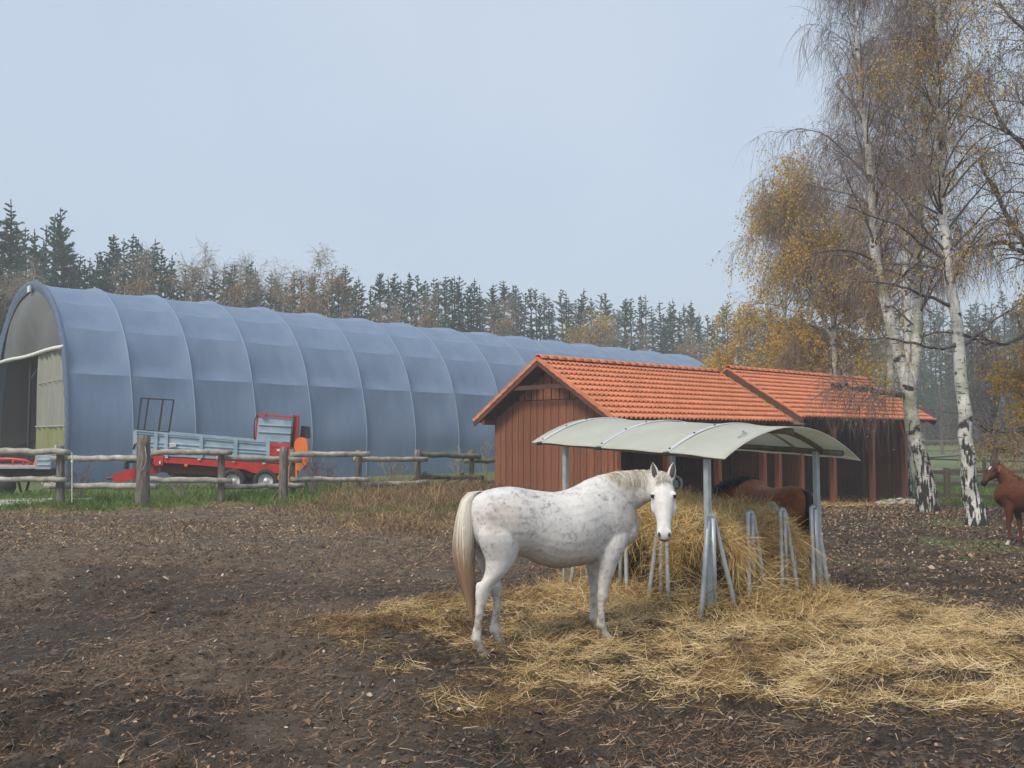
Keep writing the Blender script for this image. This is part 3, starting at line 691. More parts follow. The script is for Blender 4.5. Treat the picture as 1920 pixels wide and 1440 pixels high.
def shelter(L0, L1, dz, label, base_z, gable_open, ps, ins_right):
    o = S0 + SU * L0; root = empty('horse_shelter', (o.x, o.y, 0), ROTZ, label, 'shelter', None)
    LL = L1 - L0; mid = W / 2
    slope = math.atan2(ZR - ZE, mid + OH); sl = math.hypot(ZR - ZE, mid + OH)
    gzb = lambda x, y: float(gz(*[np.array(v) for v in ((root.matrix_basis @ Vector((x, y, 0))).x, (root.matrix_basis @ Vector((x, y, 0))).y)]))
    bpy.context.view_layer.update()
    lo = -.5; hi = LL
    # front slope tiles: x along, going down towards y=-OH
    rows = 11; colw = .2; ncol = int((hi - lo) / colw); gauge = sl / rows
    items = []
    for r in range(rows):
        for c in range(ncol):
            items.append((r, c))
    def tpos(r, c, side):
        d = gauge * r - .04; x = lo + colw * (c + .5)
        y = mid - side * math.cos(slope) * d; z = ZR - math.sin(slope) * d + dz
        return (x, y, z + .02)
    items.sort(key=lambda q: q[1] - 2.2 * q[0])
    near, rest = items[:300], items[300:]
    rot = Matrix.Rotation(math.pi, 4, 'Z') @ Matrix.Rotation(-slope, 4, 'X')
    for r, c in near:
        e = share('tile', TILE, root, tpos(r, c, 1), (0, 0, 0))
        e.rotation_euler = (rot @ Matrix.Rotation(random.gauss(0, .006), 4, 'Z')).to_euler()
    TV = np.array([v.co[:] for v in TILE.data.vertices]); TF = np.array([list(p.vertices) for p in TILE.data.polygons])
    def joined(lst, side, name):
        V = []; F = []; k = 0
        Rm = rot if side == 1 else Matrix.Rotation(-slope, 4, 'X')
        Rn = np.array(Rm.to_3x3())
        for r, c in lst:
            V.append(TV @ Rn.T + np.array(tpos(r, c, side))); F.append(TF + k); k += len(TV)
        j = mesh_obj(name, np.concatenate(V), np.concatenate(F), M['tile'], root, True); j['kind'] = 'stuff'
    joined(rest, 1, 'tile'); joined([q for q in items if True], -1, 'back_tile')
    # solid deck under the tiles
    def slab(y0, z0, y1, z1, th, name, mat, x0=lo + .02, x1=hi - .02):
        V = [(x0, y0, z0), (x1, y0, z0), (x1, y1, z1), (x0, y1, z1)]; V += [(a, b, c - th) for a, b, c in V]
        mesh_obj(name, V, [(0, 1, 2, 3), (7, 6, 5, 4), (0, 4, 5, 1), (1, 5, 6, 2), (2, 6, 7, 3), (3, 7, 4, 0)], mat, root)
    slab(-OH + .05, ZE + dz, mid, ZR + dz, .03, 'roof_deck', M['beam']); slab(mid, ZR + dz, W + OH - .05, ZE + dz, .03, 'roof_deck', M['beam'])
    n = int((hi - lo) / .36)
    for k in range(n):
        share('ridge_tile', CAP, root, (lo + (hi - lo) * k / n - .02, mid, ZR + dz + .035), (0, R(-1.5) + random.gauss(0, .004), random.gauss(0, .006)))
    # verge tiles' orange edges and barge boards on the near gable (and far)
    for (xx, s) in ((lo, -1), (hi, 1)):
        for sd in (1, -1):
            ye = -OH if sd == 1 else W + OH
            a = Vector((xx - .02 * s * -1, mid, ZR + dz - .09)); b = Vector((xx + .02 * s, ye + .04 * sd, ZE + dz - .09))
            mb = MB(); mb.beam(a, b, .035, .15 if gable_open else .24); mb.build('barge_board', M['beam'], root)
            for k in range(rows):
                p = a.lerp(b, k / rows); q = a.lerp(b, (k + 1.06) / rows); off = Vector((.012 * s, 0, .125 + .012 * (k % 1)))
                mb = MB(); mb.beam(p + off + Vector((0, 0, -.01)), q + off + Vector((0, 0, .012)), .05, .10 if gable_open else .05); mb.build('verge_tile', M['tile'], root)
    # rafters' tails under the front eave
    k = 0; x = .35
    while x < LL - .1:
        y0 = .3; d = Vector((0, -math.cos(slope), -math.sin(slope))); top = Vector((x, -OH + .12, ZE + dz + .12 * math.tan(slope) - .10))
        mb = MB(); mb.beam(top, top - d * 3.1, .08, .14); mb.build('rafter', M['rafter'], root); x += .78
    # walls
    zlo = min(gzb(0, 0), gzb(LL, 0), gzb(LL, W)) - .15
    def boards(p0, p1, ztop, name='plank', bw=.155, zbot=None, inner=False, gap=.0):
        p0, p1 = Vector(p0), Vector(p1); L = (p1 - p0).length; d = (p1 - p0).normalized(); nn = Vector((-d.y, d.x, 0)); x = 0; k = 0
        while x < L - .01:
            w = min(bw * random.uniform(.72, 1.28), L - x); c = p0 + d * (x + w / 2); zt = ztop((x + w / 2)); off = .014 if k % 2 else -.006
            zb = (zbot if zbot is not None else gzb(c.x, c.y) - .05)
            Mt = Matrix((d, nn, Vector((0, 0, 1)))).transposed(); c2 = c + nn * -(off + random.uniform(-.003, .003))
            mb = MB(); mb.box((0, 0, (zt - zb) / 2), (w - .012 - gap + (.02 if k % 2 else 0), .022, zt - zb), None)
            e = mb.build(name, M['plank'], root); e.location = (c2.x, c2.y, zb); e.rotation_euler = (0, 0, math.atan2(d.y, d.x))
            x += w; k += 1
    gab = lambda x: ZR - .26 - abs(x - mid) * (ZR - ZE) / (mid + OH) + dz
    if gable_open:
        zc = ZE + .62
        boards((0, W, 0), (0, 0, 0), lambda x: min(zc, gab(x)))
        boards((0, W - 1.15, 0), (0, 1.15, 0), lambda x: gab(x + 1.15) + .02, bw=.17, zbot=zc + .02, gap=.025)
        mb = MB(); mb.beam((-.46, 1.42, ZE + 1.0 + dz), (-.46, W - 1.42, ZE + 1.0 + dz), .05, .13); mb.build('collar_beam', M['beam'], root)
        for y in (-.1, W + .02):
            mb = MB(); mb.beam((-.5, y, ZE + dz - .03), (.4, y, ZE + dz - .03), .12, .15); mb.build('wall_plate', M['batten'] if y < 0 else M['beam'], root)
        mb = MB(); mb.beam((-.2, W + OH - .1, ZE - .02), (-.2, W + .02, ZE + .12), .08, .16); mb.build('outrigger', M['beam'], root)
    else:
        boards((0, W, 0), (0, 0, 0), lambda x: gab(x))
    boards((LL - ins_right, 0.1, 0), (LL - ins_right, W, 0), lambda x: gab(x))
    boards((LL - ins_right, W, 0), (0, W, 0), lambda x: ZE + .2 + dz, bw=.19)
    # tie band above the openings: short boards behind the rafter tails
    mb = MB(); mb.beam((.06, .0, ZE + dz + .05), (LL - ins_right, .0, ZE + dz + .05), .12, .20); mb.build('lintel', M['beam'], root)
    # partition walls and posts
    nbay = len(ps) - 1
    for k, x in enumerate(ps):
        zb = gzb(x, .0) - .1; mb = MB(); mb.box((0, 0, (ZE + dz - zb) / 2), (.19, .19, ZE + dz - zb), None, .012)
        e = mb.build('post', M['post_red'], root); e.location = (x, .02, zb)
        mb = MB(); mb.box((0, 0, (ZE + dz - zb) / 2), (.14, .14, ZE + dz - zb), None, .012)
        e = mb.build('post', M['beam'], root); e.location = (x, 1.9, zb)
        for s in () if gable_open or k == 0 else ((1,) if k == 0 else (-1,) if k == len(ps) - 1 else (-1, 1)):
            mb = MB(); mb.beam((x + s * .05, .02, ZE + dz - .62), (x + s * .42, .02, ZE + dz - .04), .11, .13); mb.build('knee_brace', M['post_red'], root)
    for k in range(nbay):
        if True:
            x = ps[k]
            mb = MB(); mb.beam((x + .1, 3.2, gzb(x, 3) + .4), (x + 1.2, W - .12, ZE - .3), .1, .1); mb.build('inner_brace', M['beam'], root)
        x0, x1 = ps[k], ps[k + 1]
        mb = MB(); mb.beam((x0, W - .1, gzb(x0, W) + 1.15), (x1, W - .1, gzb(x0, W) + 1.15), .05, .12); mb.build('inner_rail', M['beam'], root)
    for x in (ps[len(ps) // 2],):
        boards((x, 1.9, 0), (x, W, 0), lambda q: ZE + dz, bw=.2)
    return root
sA = shelter(0, 8.4, 0., 'nearer dark red timber horse shelter with an orange tiled roof and gable end', 0, True, [.12, 2.35, 4.85, 7.35, 8.25], .05)
sB = shelter(9.55, 19.3, .17, 'farther open timber horse shelter with an orange tiled roof behind the birches', 0, False, [.12, 2.3, 5.2, 7.9], 1.8)
mb = MB(); a = Vector((3.1, 1.62, 3.62)); mb.beam(a, a + Vector((.28, -1.02, -.56)), .05, .05, bev=.01); mb.build('roof_bar', M['galv_dull'], sA)
# mossy boards closing the gap between the two roofs
for k in range(9):
    yy = -OH + .15 + k * .34; zz = ZE + .02 + (yy + OH) * (ZR - ZE) / (W / 2 + OH)
    mb = MB(); mb.beam((8.35, yy, zz - .12), (9.2, yy, zz - .10), .30, .03, up=(0, math.sin(R(30)) * -1, math.cos(R(30)))); mb.build('gap_board', M['batten'], sA)

# crumpled pale sheet on the straw by the last opening
def crumple(name, loc, sx, sy, rz, label, cat, mat, h=.18):
    n = 26; V = []; F = []
    for j in range(n + 1):
        for i in range(n + 1):
            x, y = (i / n - .5) * sx, (j / n - .5) * sy
            e = 1 - max(abs(i / n - .5), abs(j / n - .5)) * 2; z = h * float(fbm(np.array(x * 2.3 + 5), np.array(y * 3.1), 0., 17, 4)) * min(1, e * 3 + .25) * 1.6
            V.append((x + .1 * math.sin(j * .7), y + .08 * math.sin(i * .9), z))
    for j in range(n):
        for i in range(n): F.append((j * (n + 1) + i, j * (n + 1) + i + 1, (j + 1) * (n + 1) + i + 1, (j + 1) * (n + 1) + i))
    o = mesh_obj(name, V, F, mat); o.location = loc; o.rotation_euler = (0, 0, rz); return tag(o, label, cat)
crumple('crumpled_sheet', (14.45, 34.0, float(gz(np.array(14.45), np.array(34.0)))), 1.5, .6, .1, 'crumpled dirty white sheet lying on straw by the last shelter post', 'sheet', M['sheet'], .24)

# ------------------------------------------------------------------ log fence in front of the hangar
def at(px, py, Y):                                           # a direction in the photograph at a real distance
    p = math.atan(98 / 1700); cx = (px - 960) / 1700; cz = (720 - py) / 1700
    dy = math.cos(p) - cz * math.sin(p); dz = math.sin(p) + cz * math.cos(p); t = Y / dy
    return Vector((cx * t, Y, CAM_H + dz * t))
def log_pts(a, b, n=9, wob=.02):
    a, b = Vector(a), Vector(b); return [a.lerp(b, k / (n - 1)) + Vector((0, random.gauss(0, wob), random.gauss(0, wob))) for k in range(n)]
def knobbly(mb, pts, r, n=9, k=.10): mb.tube(pts, [r * random.uniform(1 - k, 1 + k) for _ in pts], n)
fence = empty('log_fence', (-10, 25.5, 0), 0, 'weathered log fence with staggered round rails in front of the hangar', 'fence')
FO = Vector((-10, 25.5, 0))
def fpost(px, ytop, ybase, Y, wpx, big=False, lab=None, mat='log_post'):
    t = at(px, ytop, Y); b = at(px - (3 if big else 0), ybase, Y); b.z = float(gz(np.array(b.x), np.array(b.y))) - .1
    n = 9; pts = [b.lerp(t, k / (n - 1)) + Vector((random.gauss(0, .006), 0, 0)) for k in range(n)]
    r = wpx / 1700 * Y / 2; mb = MB(); mb.tube([p - FO for p in pts], [r * (1.06 - .1 * k / n) * random.uniform(.96, 1.04) for k in range(n)], 12)
    o = mb.build('post', M[mat], fence, True)
    if lab: o['label'] = lab
    return o
fpost(113, 836, 945, 25.6, 15); fpost(270, 816, 952, 24.9, 24, True, 'thick cracked corner post, tallest of the fence'); fpost(415, 841, 930, 26.9, 13)
fpost(533, 838, 942, 26.8, 17, True); fpost(548, 842, 930, 28.6, 11); fpost(673, 844, 925, 30.3, 12); fpost(783, 843, 920, 32.2, 12); fpost(884, 844, 915, 34.1, 11, mat='log_moss')
for (x0, y0, x1, y1, Ya, Yb, w, mt) in ((-60, 846, 131, 848, 25.0, 25.4, 12, 'log'), (95, 860, 262, 859, 25.7, 26.0, 11, 'log'), (284, 848, 434, 848, 26.1, 26.8, 11, 'log'), (407, 859, 565, 862, 27.0, 28.6, 11, 'log'),
        (544, 852, 692, 851, 28.5, 30.3, 10.5, 'log'), (664, 861, 801, 861, 30.4, 32.2, 9.5, 'log'), (778, 851, 900, 857, 32.2, 34.2, 10, 'log_moss'), (872, 864, 1010, 864, 34.2, 37.5, 8.5, 'log_moss'),
        (-60, 899, 124, 899, 25.0, 25.4, 10, 'log'), (83, 911, 292, 911, 25.7, 26.2, 12, 'log'), (256, 899, 436, 901, 26.1, 26.8, 11, 'log'), (407, 913, 570, 910, 27.0, 28.6, 10, 'log'),
        (544, 899, 692, 900, 28.5, 30.3, 9.5, 'log'), (667, 910, 801, 904, 30.4, 32.2, 9, 'log'), (781, 894, 905, 895, 32.2, 34.2, 10, 'log_moss'), (905, 903, 1010, 904, 34.2, 37.5, 7, 'log_moss')):
    a, b = at(x0, y0, Ya), at(x1, y1, Yb); mb = MB(); knobbly(mb, [p - FO for p in log_pts(a, b, 12, .012)], w / 1700 * (Ya + Yb) / 4, 10, .07); mb.build('rail', M[mt], fence, True)
for (x0, y0, x1, y1, Y) in ((815, 912, 870, 885, 33.2), (838, 910, 880, 893, 33.6), (770, 905, 800, 885, 32)):
    a, b = at(x0, y0, Y), at(x1, y1, Y + .3); mb = MB(); knobbly(mb, [p - FO for p in log_pts(a, b, 6, .03)], .05, 6); mb.build('loose_branch', M['log_moss'], fence, True)
mb = MB(); mb.tube([at(272, 838, 24.6) - FO, at(275, 862, 24.62) - FO, at(268, 880, 24.62) - FO, at(263, 884, 24.62) - FO], .012, 5); mb.build('rope', M['log'], fence, True)
o = MB(); o.tube([at(135, 942, 25.2), at(135, 848, 25.2)], .013, 6); o.box(at(135, 865, 25.2), (.05, .05, .05)); s_ = o.build('fence_stake', M['white']); tag(s_, 'thin white electric fence stake by the first log post', 'stake')
# white boards lying in the grass
wb = empty('white_boards', at(40, 935, 25.6), 0, 'long white boards lying in the grass under the log fence', 'boards')
WO = Vector(wb.location)
for (x0, y0, x1, y1, Y, w) in ((-60, 928, 105, 926, 26.5, .14), (-60, 934, 92, 931, 25.9, .2), (-60, 942, 60, 940, 25.2, .12), (110, 932, 175, 928, 26.4, .09)):
    a = at(x0, y0, Y); b = at(x1, y1, Y + .3); a.z = float(gz(np.array(a.x), np.array(a.y))) + .07; b.z = a.z + .03
    mb = MB(); mb.beam(a - WO, b - WO, w, .07); mb.build('board', M['white'], wb)

# ------------------------------------------------------------------ red and silver manure spreader
def spreader():
    Y = 30.6; s = 1700 / Y; oz = 0.
    root = empty('manure_spreader', at(190, 925, Y), R(3), 'red and silver muck spreader with a raised tailgate parked by the hangar', 'trailer')
    root.location.z = 0
    X = lambda px: (px - 190) / s
    Z = lambda py: (CAM_H - (py - 818) / s)
    def poly(name, pts, d, y0, mat, par=root):
        mb = MB(); mb.prism([(X(a), Z(b)) for a, b in pts], d, (0, y0, 0)); return mb.build(name, mat, par)
    Wd = 2.1
    poly('drawbar', [(190, 893), (198, 889), (272, 866), (292, 868), (292, 884), (262, 893), (205, 906), (192, 905)], .28, Wd / 2 - .14, M['red'])
    mb = MB(); mb.tube([(X(178), Wd / 2, Z(899)), (X(196), Wd / 2, Z(898))], .05, 8); mb.build('hitch', M['dark'], root)
    mb = MB(); mb.beam((X(258), .5, Z(872)), (X(258), .5, Z(852)), .1, .1); mb.beam((X(266), .5, Z(866)), (X(300), .5, Z(858)), .1, .2); mb.build('jack_bracket', M['red'], root)
    mb = MB(); mb.tube([(X(222), .6, Z(880)), (X(224), .6, Z(865)), (X(246), .6, Z(863))], .09, 8); mb.build('drive_shaft', M['dark'], root)
    mb = MB(); mb.tube([(X(256), .4, Z(866)), (X(270), .4, Z(867))], .05, 8); mb.build('shaft_cover', M['orange'], root)
    # long side beam and lower rear plate (near side), repeated on the far side
    for y0 in (0, Wd - .08):
        poly('side_beam', [(284, 856), (300, 858), (420, 864), (520, 871), (548, 873), (548, 886), (500, 885), (400, 875), (300, 867), (284, 870)], .08, y0, M['red'])
        poly('rear_plate', [(452, 872), (540, 876), (536, 888), (470, 887), (455, 882)], .05, y0 - .025 if y0 == 0 else y0 + .055, M['red'])
    poly('front_gusset', [(286, 848), (303, 850), (302, 872), (286, 873)], .10, -.03, M['red'])
    mb = MB(); mb.box((X(400), Wd / 2, Z(884)), (4.0, Wd - .5, .30), Matrix.Rotation(R(3.4), 3, 'Y')); mb.build('underframe', M['red_dark'], root)
    # body
    def side(y0, name):
        g = empty(name, (0, 0, 0)); g.parent = root
        poly('panel', [(249, 810), (498, 831), (498, 866), (249, 852)], .03, y0 + .03, M['silver'], g)
        for i, (a, b) in enumerate((((248, 807), (498, 829)), ((248, 812), (498, 834)))):
            mb = MB(); mb.beam((X(a[0]), y0 + .02, Z(a[1])), (X(b[0]), y0 + .02, Z(b[1])), .08, .045 if i == 0 else .02); mb.build('top_rail', M['silver'], g)
        for f_ in (.38, .56, .78):
            a = (248, 812 + 40 * f_); b = (498, 833 + 32 * f_); mb = MB(); mb.beam((X(a[0]), y0 + .012, Z(a[1])), (X(b[0]), y0 + .012, Z(b[1])), .05, .05, bev=.01); mb.build('rib', M['silver'], g)
        for q in (250, 288, 307, 372, 436, 496):
            t = (q - 249) / 249; zt = 808 + 21 * t; zb = 852 + 14 * t
            mb = MB(); mb.beam((X(q), y0 - .01, Z(zt)), (X(q), y0 - .01, Z(zb)), .06, .12, up=(1, 0, 0)); mb.build('stanchion', M['silver'], g)
        return g
    side(0, 'near_side'); side(Wd - .08, 'far_side')
    mb = MB(); mb.prism([(X(250), Z(812)), (X(498), Z(834)), (X(498), Z(862)), (X(250), Z(850))], Wd - .2, (0, .08, 0)); 
    mb = MB(); mb.box((X(250), Wd / 2, Z(832)), (.05, Wd, .75)); mb.build('front_board', M['silver'], root)
    mb = MB(); mb.beam((X(252), Wd / 2, Z(853)), (X(545), Wd / 2, Z(872)), Wd - .1, .05); mb.build('floor', M['red_dark'], root)
    # dark mesh screen standing on the front
    g = empty('front_screen', (0, .12, 0)); g.parent = root
    def bar(a, b, w=.045, n='screen_bar', mt='dark'):
        mb = MB(); mb.beam((X(a[0]), 0, Z(a[1])), (X(b[0]), 0, Z(b[1])), w, w); mb.build(n, M[mt], g)
    for a, b in (((251, 808), (256.5, 746)), ((263, 808), (270, 747)), ((290, 809), (297, 748)), ((309, 811), (317, 749)), ((256, 746.5), (317, 749.5)), ((251, 806), (309, 810))): bar(a, b)
    for k in range(1, 14):
        t = k / 14; bar((251 + 58 * t, 807 + 3 * t), (256.5 + 60 * t, 747 + 2.5 * t), .006, 'mesh_wire', 'screen')
    for k in range(1, 16):
        t = k / 16; bar((251.3 + 5.2 * t, 807 - 60 * t), (309.3 + 7.5 * t, 810 - 61 * t), .006, 'mesh_wire', 'screen')
    # rear frame
    mb = MB(); mb.prism([(X(498), Z(830)), (X(545), Z(833)), (X(546), Z(868)), (X(498), Z(866))], .06, (0, -.02, 0)); mb.build('rear_side_plate', M['red'], root)
    mb = MB(); mb.beam((X(500), -.03, Z(836)), (X(543), -.03, Z(838)), .03, .05); mb.build('plate_rib', M['red'], root)
    for y0 in (-.03,):
        mb = MB(); mb.prism([(X(543), Z(778)), (X(553), Z(779)), (X(549), Z(868)), (X(541), Z(868))], .14, (0, y0, 0)); mb.build('rear_post', M['red'], root)
    mb = MB(); mb.beam((X(472), .05, Z(826)), (X(475), .05, Z(776)), .06, .06, up=(1, 0, 0)); mb.build('gate_arm', M['red'], root)
    mb = MB(); mb.beam((X(476), .0, Z(777)), (X(546), .0, Z(783)), .09, .07); mb.build('gate_top_tube', M['red'], root)
    mb = MB(); mb.box((X(487), -.06, Z(779)), (.14, .08, .12)); mb.build('hinge_block', M['red'], root)
    g = empty('tailgate', (0, 0, 0)); g.parent = root
    poly('gate_panel', [(477, 783), (540, 787), (536, 829), (473, 826)], .04, .02, M['silver'], g)
    for q in (.30, .62): 
        mb = MB(); mb.beam((X(477), .0, Z(783 + 43 * q)), (X(538), .0, Z(787 + 42 * q)), .05, .05, bev=.012); mb.build('gate_rib', M['silver'], g)
    mb = MB(); mb.tube([(X(541), -.10, Z(838)), (X(542), -.10, Z(808)), (X(544), -.10, Z(778))], [.05, .05, .03], 8); mb.build('hydraulic_ram', M['dark'], root, True)
    mb = MB(); mb.tube([(X(470), .0, Z(824)), (X(469), 0, Z(800)), (X(471), 0, Z(784)), (X(477), 0, Z(775))], .018, 6); mb.build('hose', M['dark'], root, True)
    mb = MB(); mb.tube([(X(247), -.05, Z(842)), (X(250), -.1, Z(834)), (X(258), -.1, Z(829)), (X(264), -.05, Z(834)), (X(262), .02, Z(842))], .02, 6); mb.tube([(X(248), -.05, Z(838)), (X(256), -.12, Z(830)), (X(264), -.1, Z(829))], .018, 6); mb.build('front_hose', M['dark'], root, True)
    # guards at the tail
    mb = MB(); mb.prism([(X(553), Z(822)), (X(555), Z(798)), (X(562), Z(799)), (X(564), Z(822))], 1.0, (0, .2, 0)); mb.build('beater_guard', M['dark'], root)
    gp = [(546, 860)] + [(558 + 12.5 * math.cos(a) * 1.0, 834 - 14 * math.sin(a)) for a in np.linspace(math.pi, 0, 9)] + [(572, 868), (556, 884), (547, 878)]
    mb = MB(); mb.prism([(X(a), Z(b)) for a, b in gp], .3, (0, -.12, 0)); mb.build('orange_guard', M['orange'], root)
    mb = MB(); mb.prism([(X(a), Z(b)) for a, b in [(536, 872), (528, 878), (515, 893), (516, 900), (530, 907), (552, 904), (552, 872)]], .22, (0, -.1, 0)); mb.build('orange_guard', M['orange'], root)
    mb = MB(); mb.prism([(X(a), Z(b)) for a, b in [(222, 908), (262, 912), (262, 926), (240, 925), (226, 918)]], .5, (0, .8, 0)); mb.build('skid_foot', M['orange'], root)
    # wheels
    def wheel(px, y, r=.43):
        w = empty('wheel', (X(px), y, r + .0)); w.parent = root
        mb = MB(); ring = []; V = []; F = []; n = 28
        pr = [(-.15, .25), (-.17, .32), (-.16, .40), (-.10, .43), (.10, .43), (.16, .40), (.17, .32), (.15, .25)]
        for k in range(n):
            a = 2 * math.pi * k / n; lug = .012 * (k % 2)
            for (yy, rr) in pr: V.append((math.cos(a) * (rr + (lug if rr > .41 else 0)), yy, math.sin(a) * (rr + (lug if rr > .41 else 0))))
        m = len(pr)
        for k in range(n):
            for j in range(m): F.append((k * m + j, k * m + (j + 1) % m, ((k + 1) % n) * m + (j + 1) % m, ((k + 1) % n) * m + j))
        mesh_obj('tyre', V, F, M['rubber'], w, True)
        V = []; F = []; pr = [(-.13, .255), (-.10, .23), (-.02, .21), (-.03, .10), (-.09, .07), (-.09, .0)]
        m = len(pr)
        for k in range(n):
            a = 2 * math.pi * k / n
            for (yy, rr) in pr: V.append((math.cos(a) * rr, yy, math.sin(a) * rr))
        for k in range(n):
            for j in range(m - 1): F.append((k * m + j, k * m + j + 1, ((k + 1) % n) * m + j + 1, ((k + 1) % n) * m + j))
        mesh_obj('rim', V, F, M['alu'], w, True)
    for px in (431, 492):
        wheel(px, .12); wheel(px, Wd - .2)
        mb = MB(); mb.tube([(X(px), .2, .43), (X(px), Wd - .3, .43)], .06, 8); mb.build('axle', M['dark'], root)
    mb = MB(); mb.prism([(X(a), Z(b)) for a, b in [(300, 872), (452, 880), (452, 905), (420, 900), (320, 905), (300, 890)]], .9, (0, .6, 0)); mb.build('dark_under_block', M['dark'], root)  # plain dark block filling the black space under the side beam
    for (a, b, w, h, mt, nm) in ((320, 834, .20, .11, 'white', 'decal'), (519, 844, .22, .07, 'white', 'decal'), (345, 872, .10, .08, 'orange', 'side_lamp'), (369, 861, .10, .05, 'alu', 'latch'), (433, 865, .10, .05, 'alu', 'latch'), (489, 869, .10, .05, 'alu', 'latch'), (309, 857, .10, .05, 'alu', 'latch'), (297, 867, .05, .10, 'white', 'reflector')):
        mb = MB(); mb.box((X(a), -.06, Z(b)), (w, .02, h)); mb.build(nm, M[mt], root)
    # the small red lettering on the label
    for k in range(4):
        mb = MB(); mb.box((X(320) - .06 + k * .04, -.0725, Z(834)), (.022, .004, .035)); mb.build('lettering', M['red'], root)
spreader()

# ------------------------------------------------------------------ the trailer cut by the left edge
def left_trailer():
    Y = 28.5; s = 1700 / Y; root = empty('flatbed_trailer', at(-20, 930, Y), R(4), 'low grey and red flatbed trailer at the far left behind the log fence', 'trailer'); root.location.z = 0
    X = lambda px: (px + 20) / s
    Z = lambda py: (CAM_H - (py - 818) / s)
    def bx(name, x0, x1, y0, y1, d, yo, mt, bev=.01):
        mb = MB(); mb.box(((X(x0) + X(x1)) / 2, yo + d / 2, (Z(y0) + Z(y1)) / 2), (abs(X(x1) - X(x0)), d, abs(Z(y0) - Z(y1))), None, bev); return mb.build(name, M[mt], root)
    bx('deck', -80, 62, 873, 879, 1.9, 0, 'galv'); bx('chassis', -80, 75, 880, 894, 1.2, .3, 'dark'); bx('side_board', 62, 90, 854, 880, .08, -.02, 'silver'); bx('board_rib', 65, 88, 860, 864, .05, -.05, 'galv'); bx('board_rib', 65, 88, 870, 873, .05, -.05, 'galv')
    bx('end_board', 61, 64, 854, 880, 1.7, .1, 'silver')
    mb = MB(); mb.beam((X(52), .2, Z(878)), (X(60), .2, Z(853)), .05, .05); mb.build('orange_strut', M['orange'], root)
    mb = MB(); mb.tube([(X(-60), .5, Z(862)), (X(2), .5, Z(861)), (X(30), .5, Z(864)), (X(44), .5, Z(872))], .05, 7); mb.tube([(X(-60), .5, Z(872)), (X(44), .5, Z(874))], .04, 7)
    for q in (-20, 8, 28): mb.tube([(X(q), .5, Z(862)), (X(q - 2), .5, Z(874))], .035, 6)
    mb.build('red_frame', M['red'], root, True)
    mb = MB(); V = []; n = 24
    mb.tube([(X(-5), .1, .38), (X(-5), .38, .38)], .38, 24); mb.build('wheel', M['rubber'], root, True)
    mb = MB(); mb.beam((X(18), .4, Z(895)), (X(27), .4, Z(925)), .06, .06); mb.beam((X(22), 1.2, Z(895)), (X(14), 1.2, Z(925)), .06, .06); mb.build('prop_leg', M['dark'], root)
left_trailer()

# ------------------------------------------------------------------ dark bare shrubs by the fence
def shrub(px, py, Y, h, w, n, label, mat='weed', tone=.1):
    b = at(px, py, Y); b.z = float(gz(np.array(b.x), np.array(b.y))); mb = MB()
    for i in range(n):
        a = random.uniform(0, 6.28); r = random.uniform(.1, 1) * w; hh = h * random.uniform(.55, 1); p0 = Vector((0, 0, 0)); p1 = Vector((math.cos(a) * r * .4, math.sin(a) * r * .3, hh * .55)); p2 = Vector((math.cos(a) * r, math.sin(a) * r * .7, hh))
        mb.tube([p0, p1, p2], [.012, .009, .004], 4, False)
        for k in range(6):
            t = random.uniform(.35, 1); q = (p1.lerp(p2, (t - .35) / .65)); aa = random.uniform(0, 6.28); L = random.uniform(.12, .32)
            mb.tube([q, q + Vector((math.cos(aa) * L, math.sin(aa) * L, L * .8))], [.006, .003], 3, False)
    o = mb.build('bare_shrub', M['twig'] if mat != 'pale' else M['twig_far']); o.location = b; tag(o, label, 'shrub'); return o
shrub(585, 930, 30, 1.45, .75, 26, 'dark leafless bush beside the orange tail of the spreader')
shrub(615, 925, 31.5, 1.0, .6, 14, 'small dark bush just right of the leafless bush by the spreader')
shrub(150, 935, 26.6, 1.2, .6, 10, 'thin reddish bush between the first two fence posts'); shrub(860, 915, 36.5, 1.5, .8, 18, 'bare spindly bush behind the mossy fence rails', 'pale')
shrub(735, 915, 33.5, 1.1, .7, 18, 'pale dry bush behind the fence right of the middle post', 'pale'); shrub(908, 915, 36, 1.8, .5, 12, 'bare bush at the corner of the nearer shelter', 'pale')
shrub(345, 935, 27.5, .75, .8, 12, 'dry branching stems under the spreader behind the fence', 'pale')

# ------------------------------------------------------------------ rail fence by the birches and the far one
def rail_fence(pts, h, nr, label, wpost=.16, pw=.09):
    o = Vector((pts[0][0], pts[0][1], 0)); root = empty('rail_fence', o, 0, label, 'fence'); P_ = []
    for (x, y) in pts: P_.append(Vector((x, y, float(relief(np.array(x), np.array(y))))))
    for p in P_:
        mb = MB(); mb.tube([p - o - Vector((0, 0, .2)), p - o + Vector((0, 0, h * random.uniform(.97, 1.05)))], wpost / 2, 8); mb.build('post', M['rail'], root)
    for a, b in zip(P_[:-1], P_[1:]):
        for k in range(nr):
            z = h * (.22 + .68 * k / (nr - 1)); off = Vector((0, -.09, 0))
            mb = MB(); mb.beam(a - o + Vector((0, 0, z)) + off, b - o + Vector((0, 0, z + random.uniform(-.03, .03))) + off, .04, pw); mb.build('rail', M['rail'], root)
    return root
rail_fence([(16.5, 37.0), (17.05, 35.7), (18.4, 34.2), (19.75, 33.0), (21.6, 31.4)], 1.35, 3, 'dark wooden three rail fence behind the two white birch trunks', .26, .13)
rail_fence([(30, 50.5), (27.5, 53), (25.2, 56.5), (31, 62), (38, 60)], 1.3, 2, 'grey rail fence across the green meadow', .2, .1)
rail_fence([(26 + k * 3.6, 96 - k * .6) for k in range(14)], 1.5, 2, 'distant pale fence along the far edge of the meadow', .3, .14)
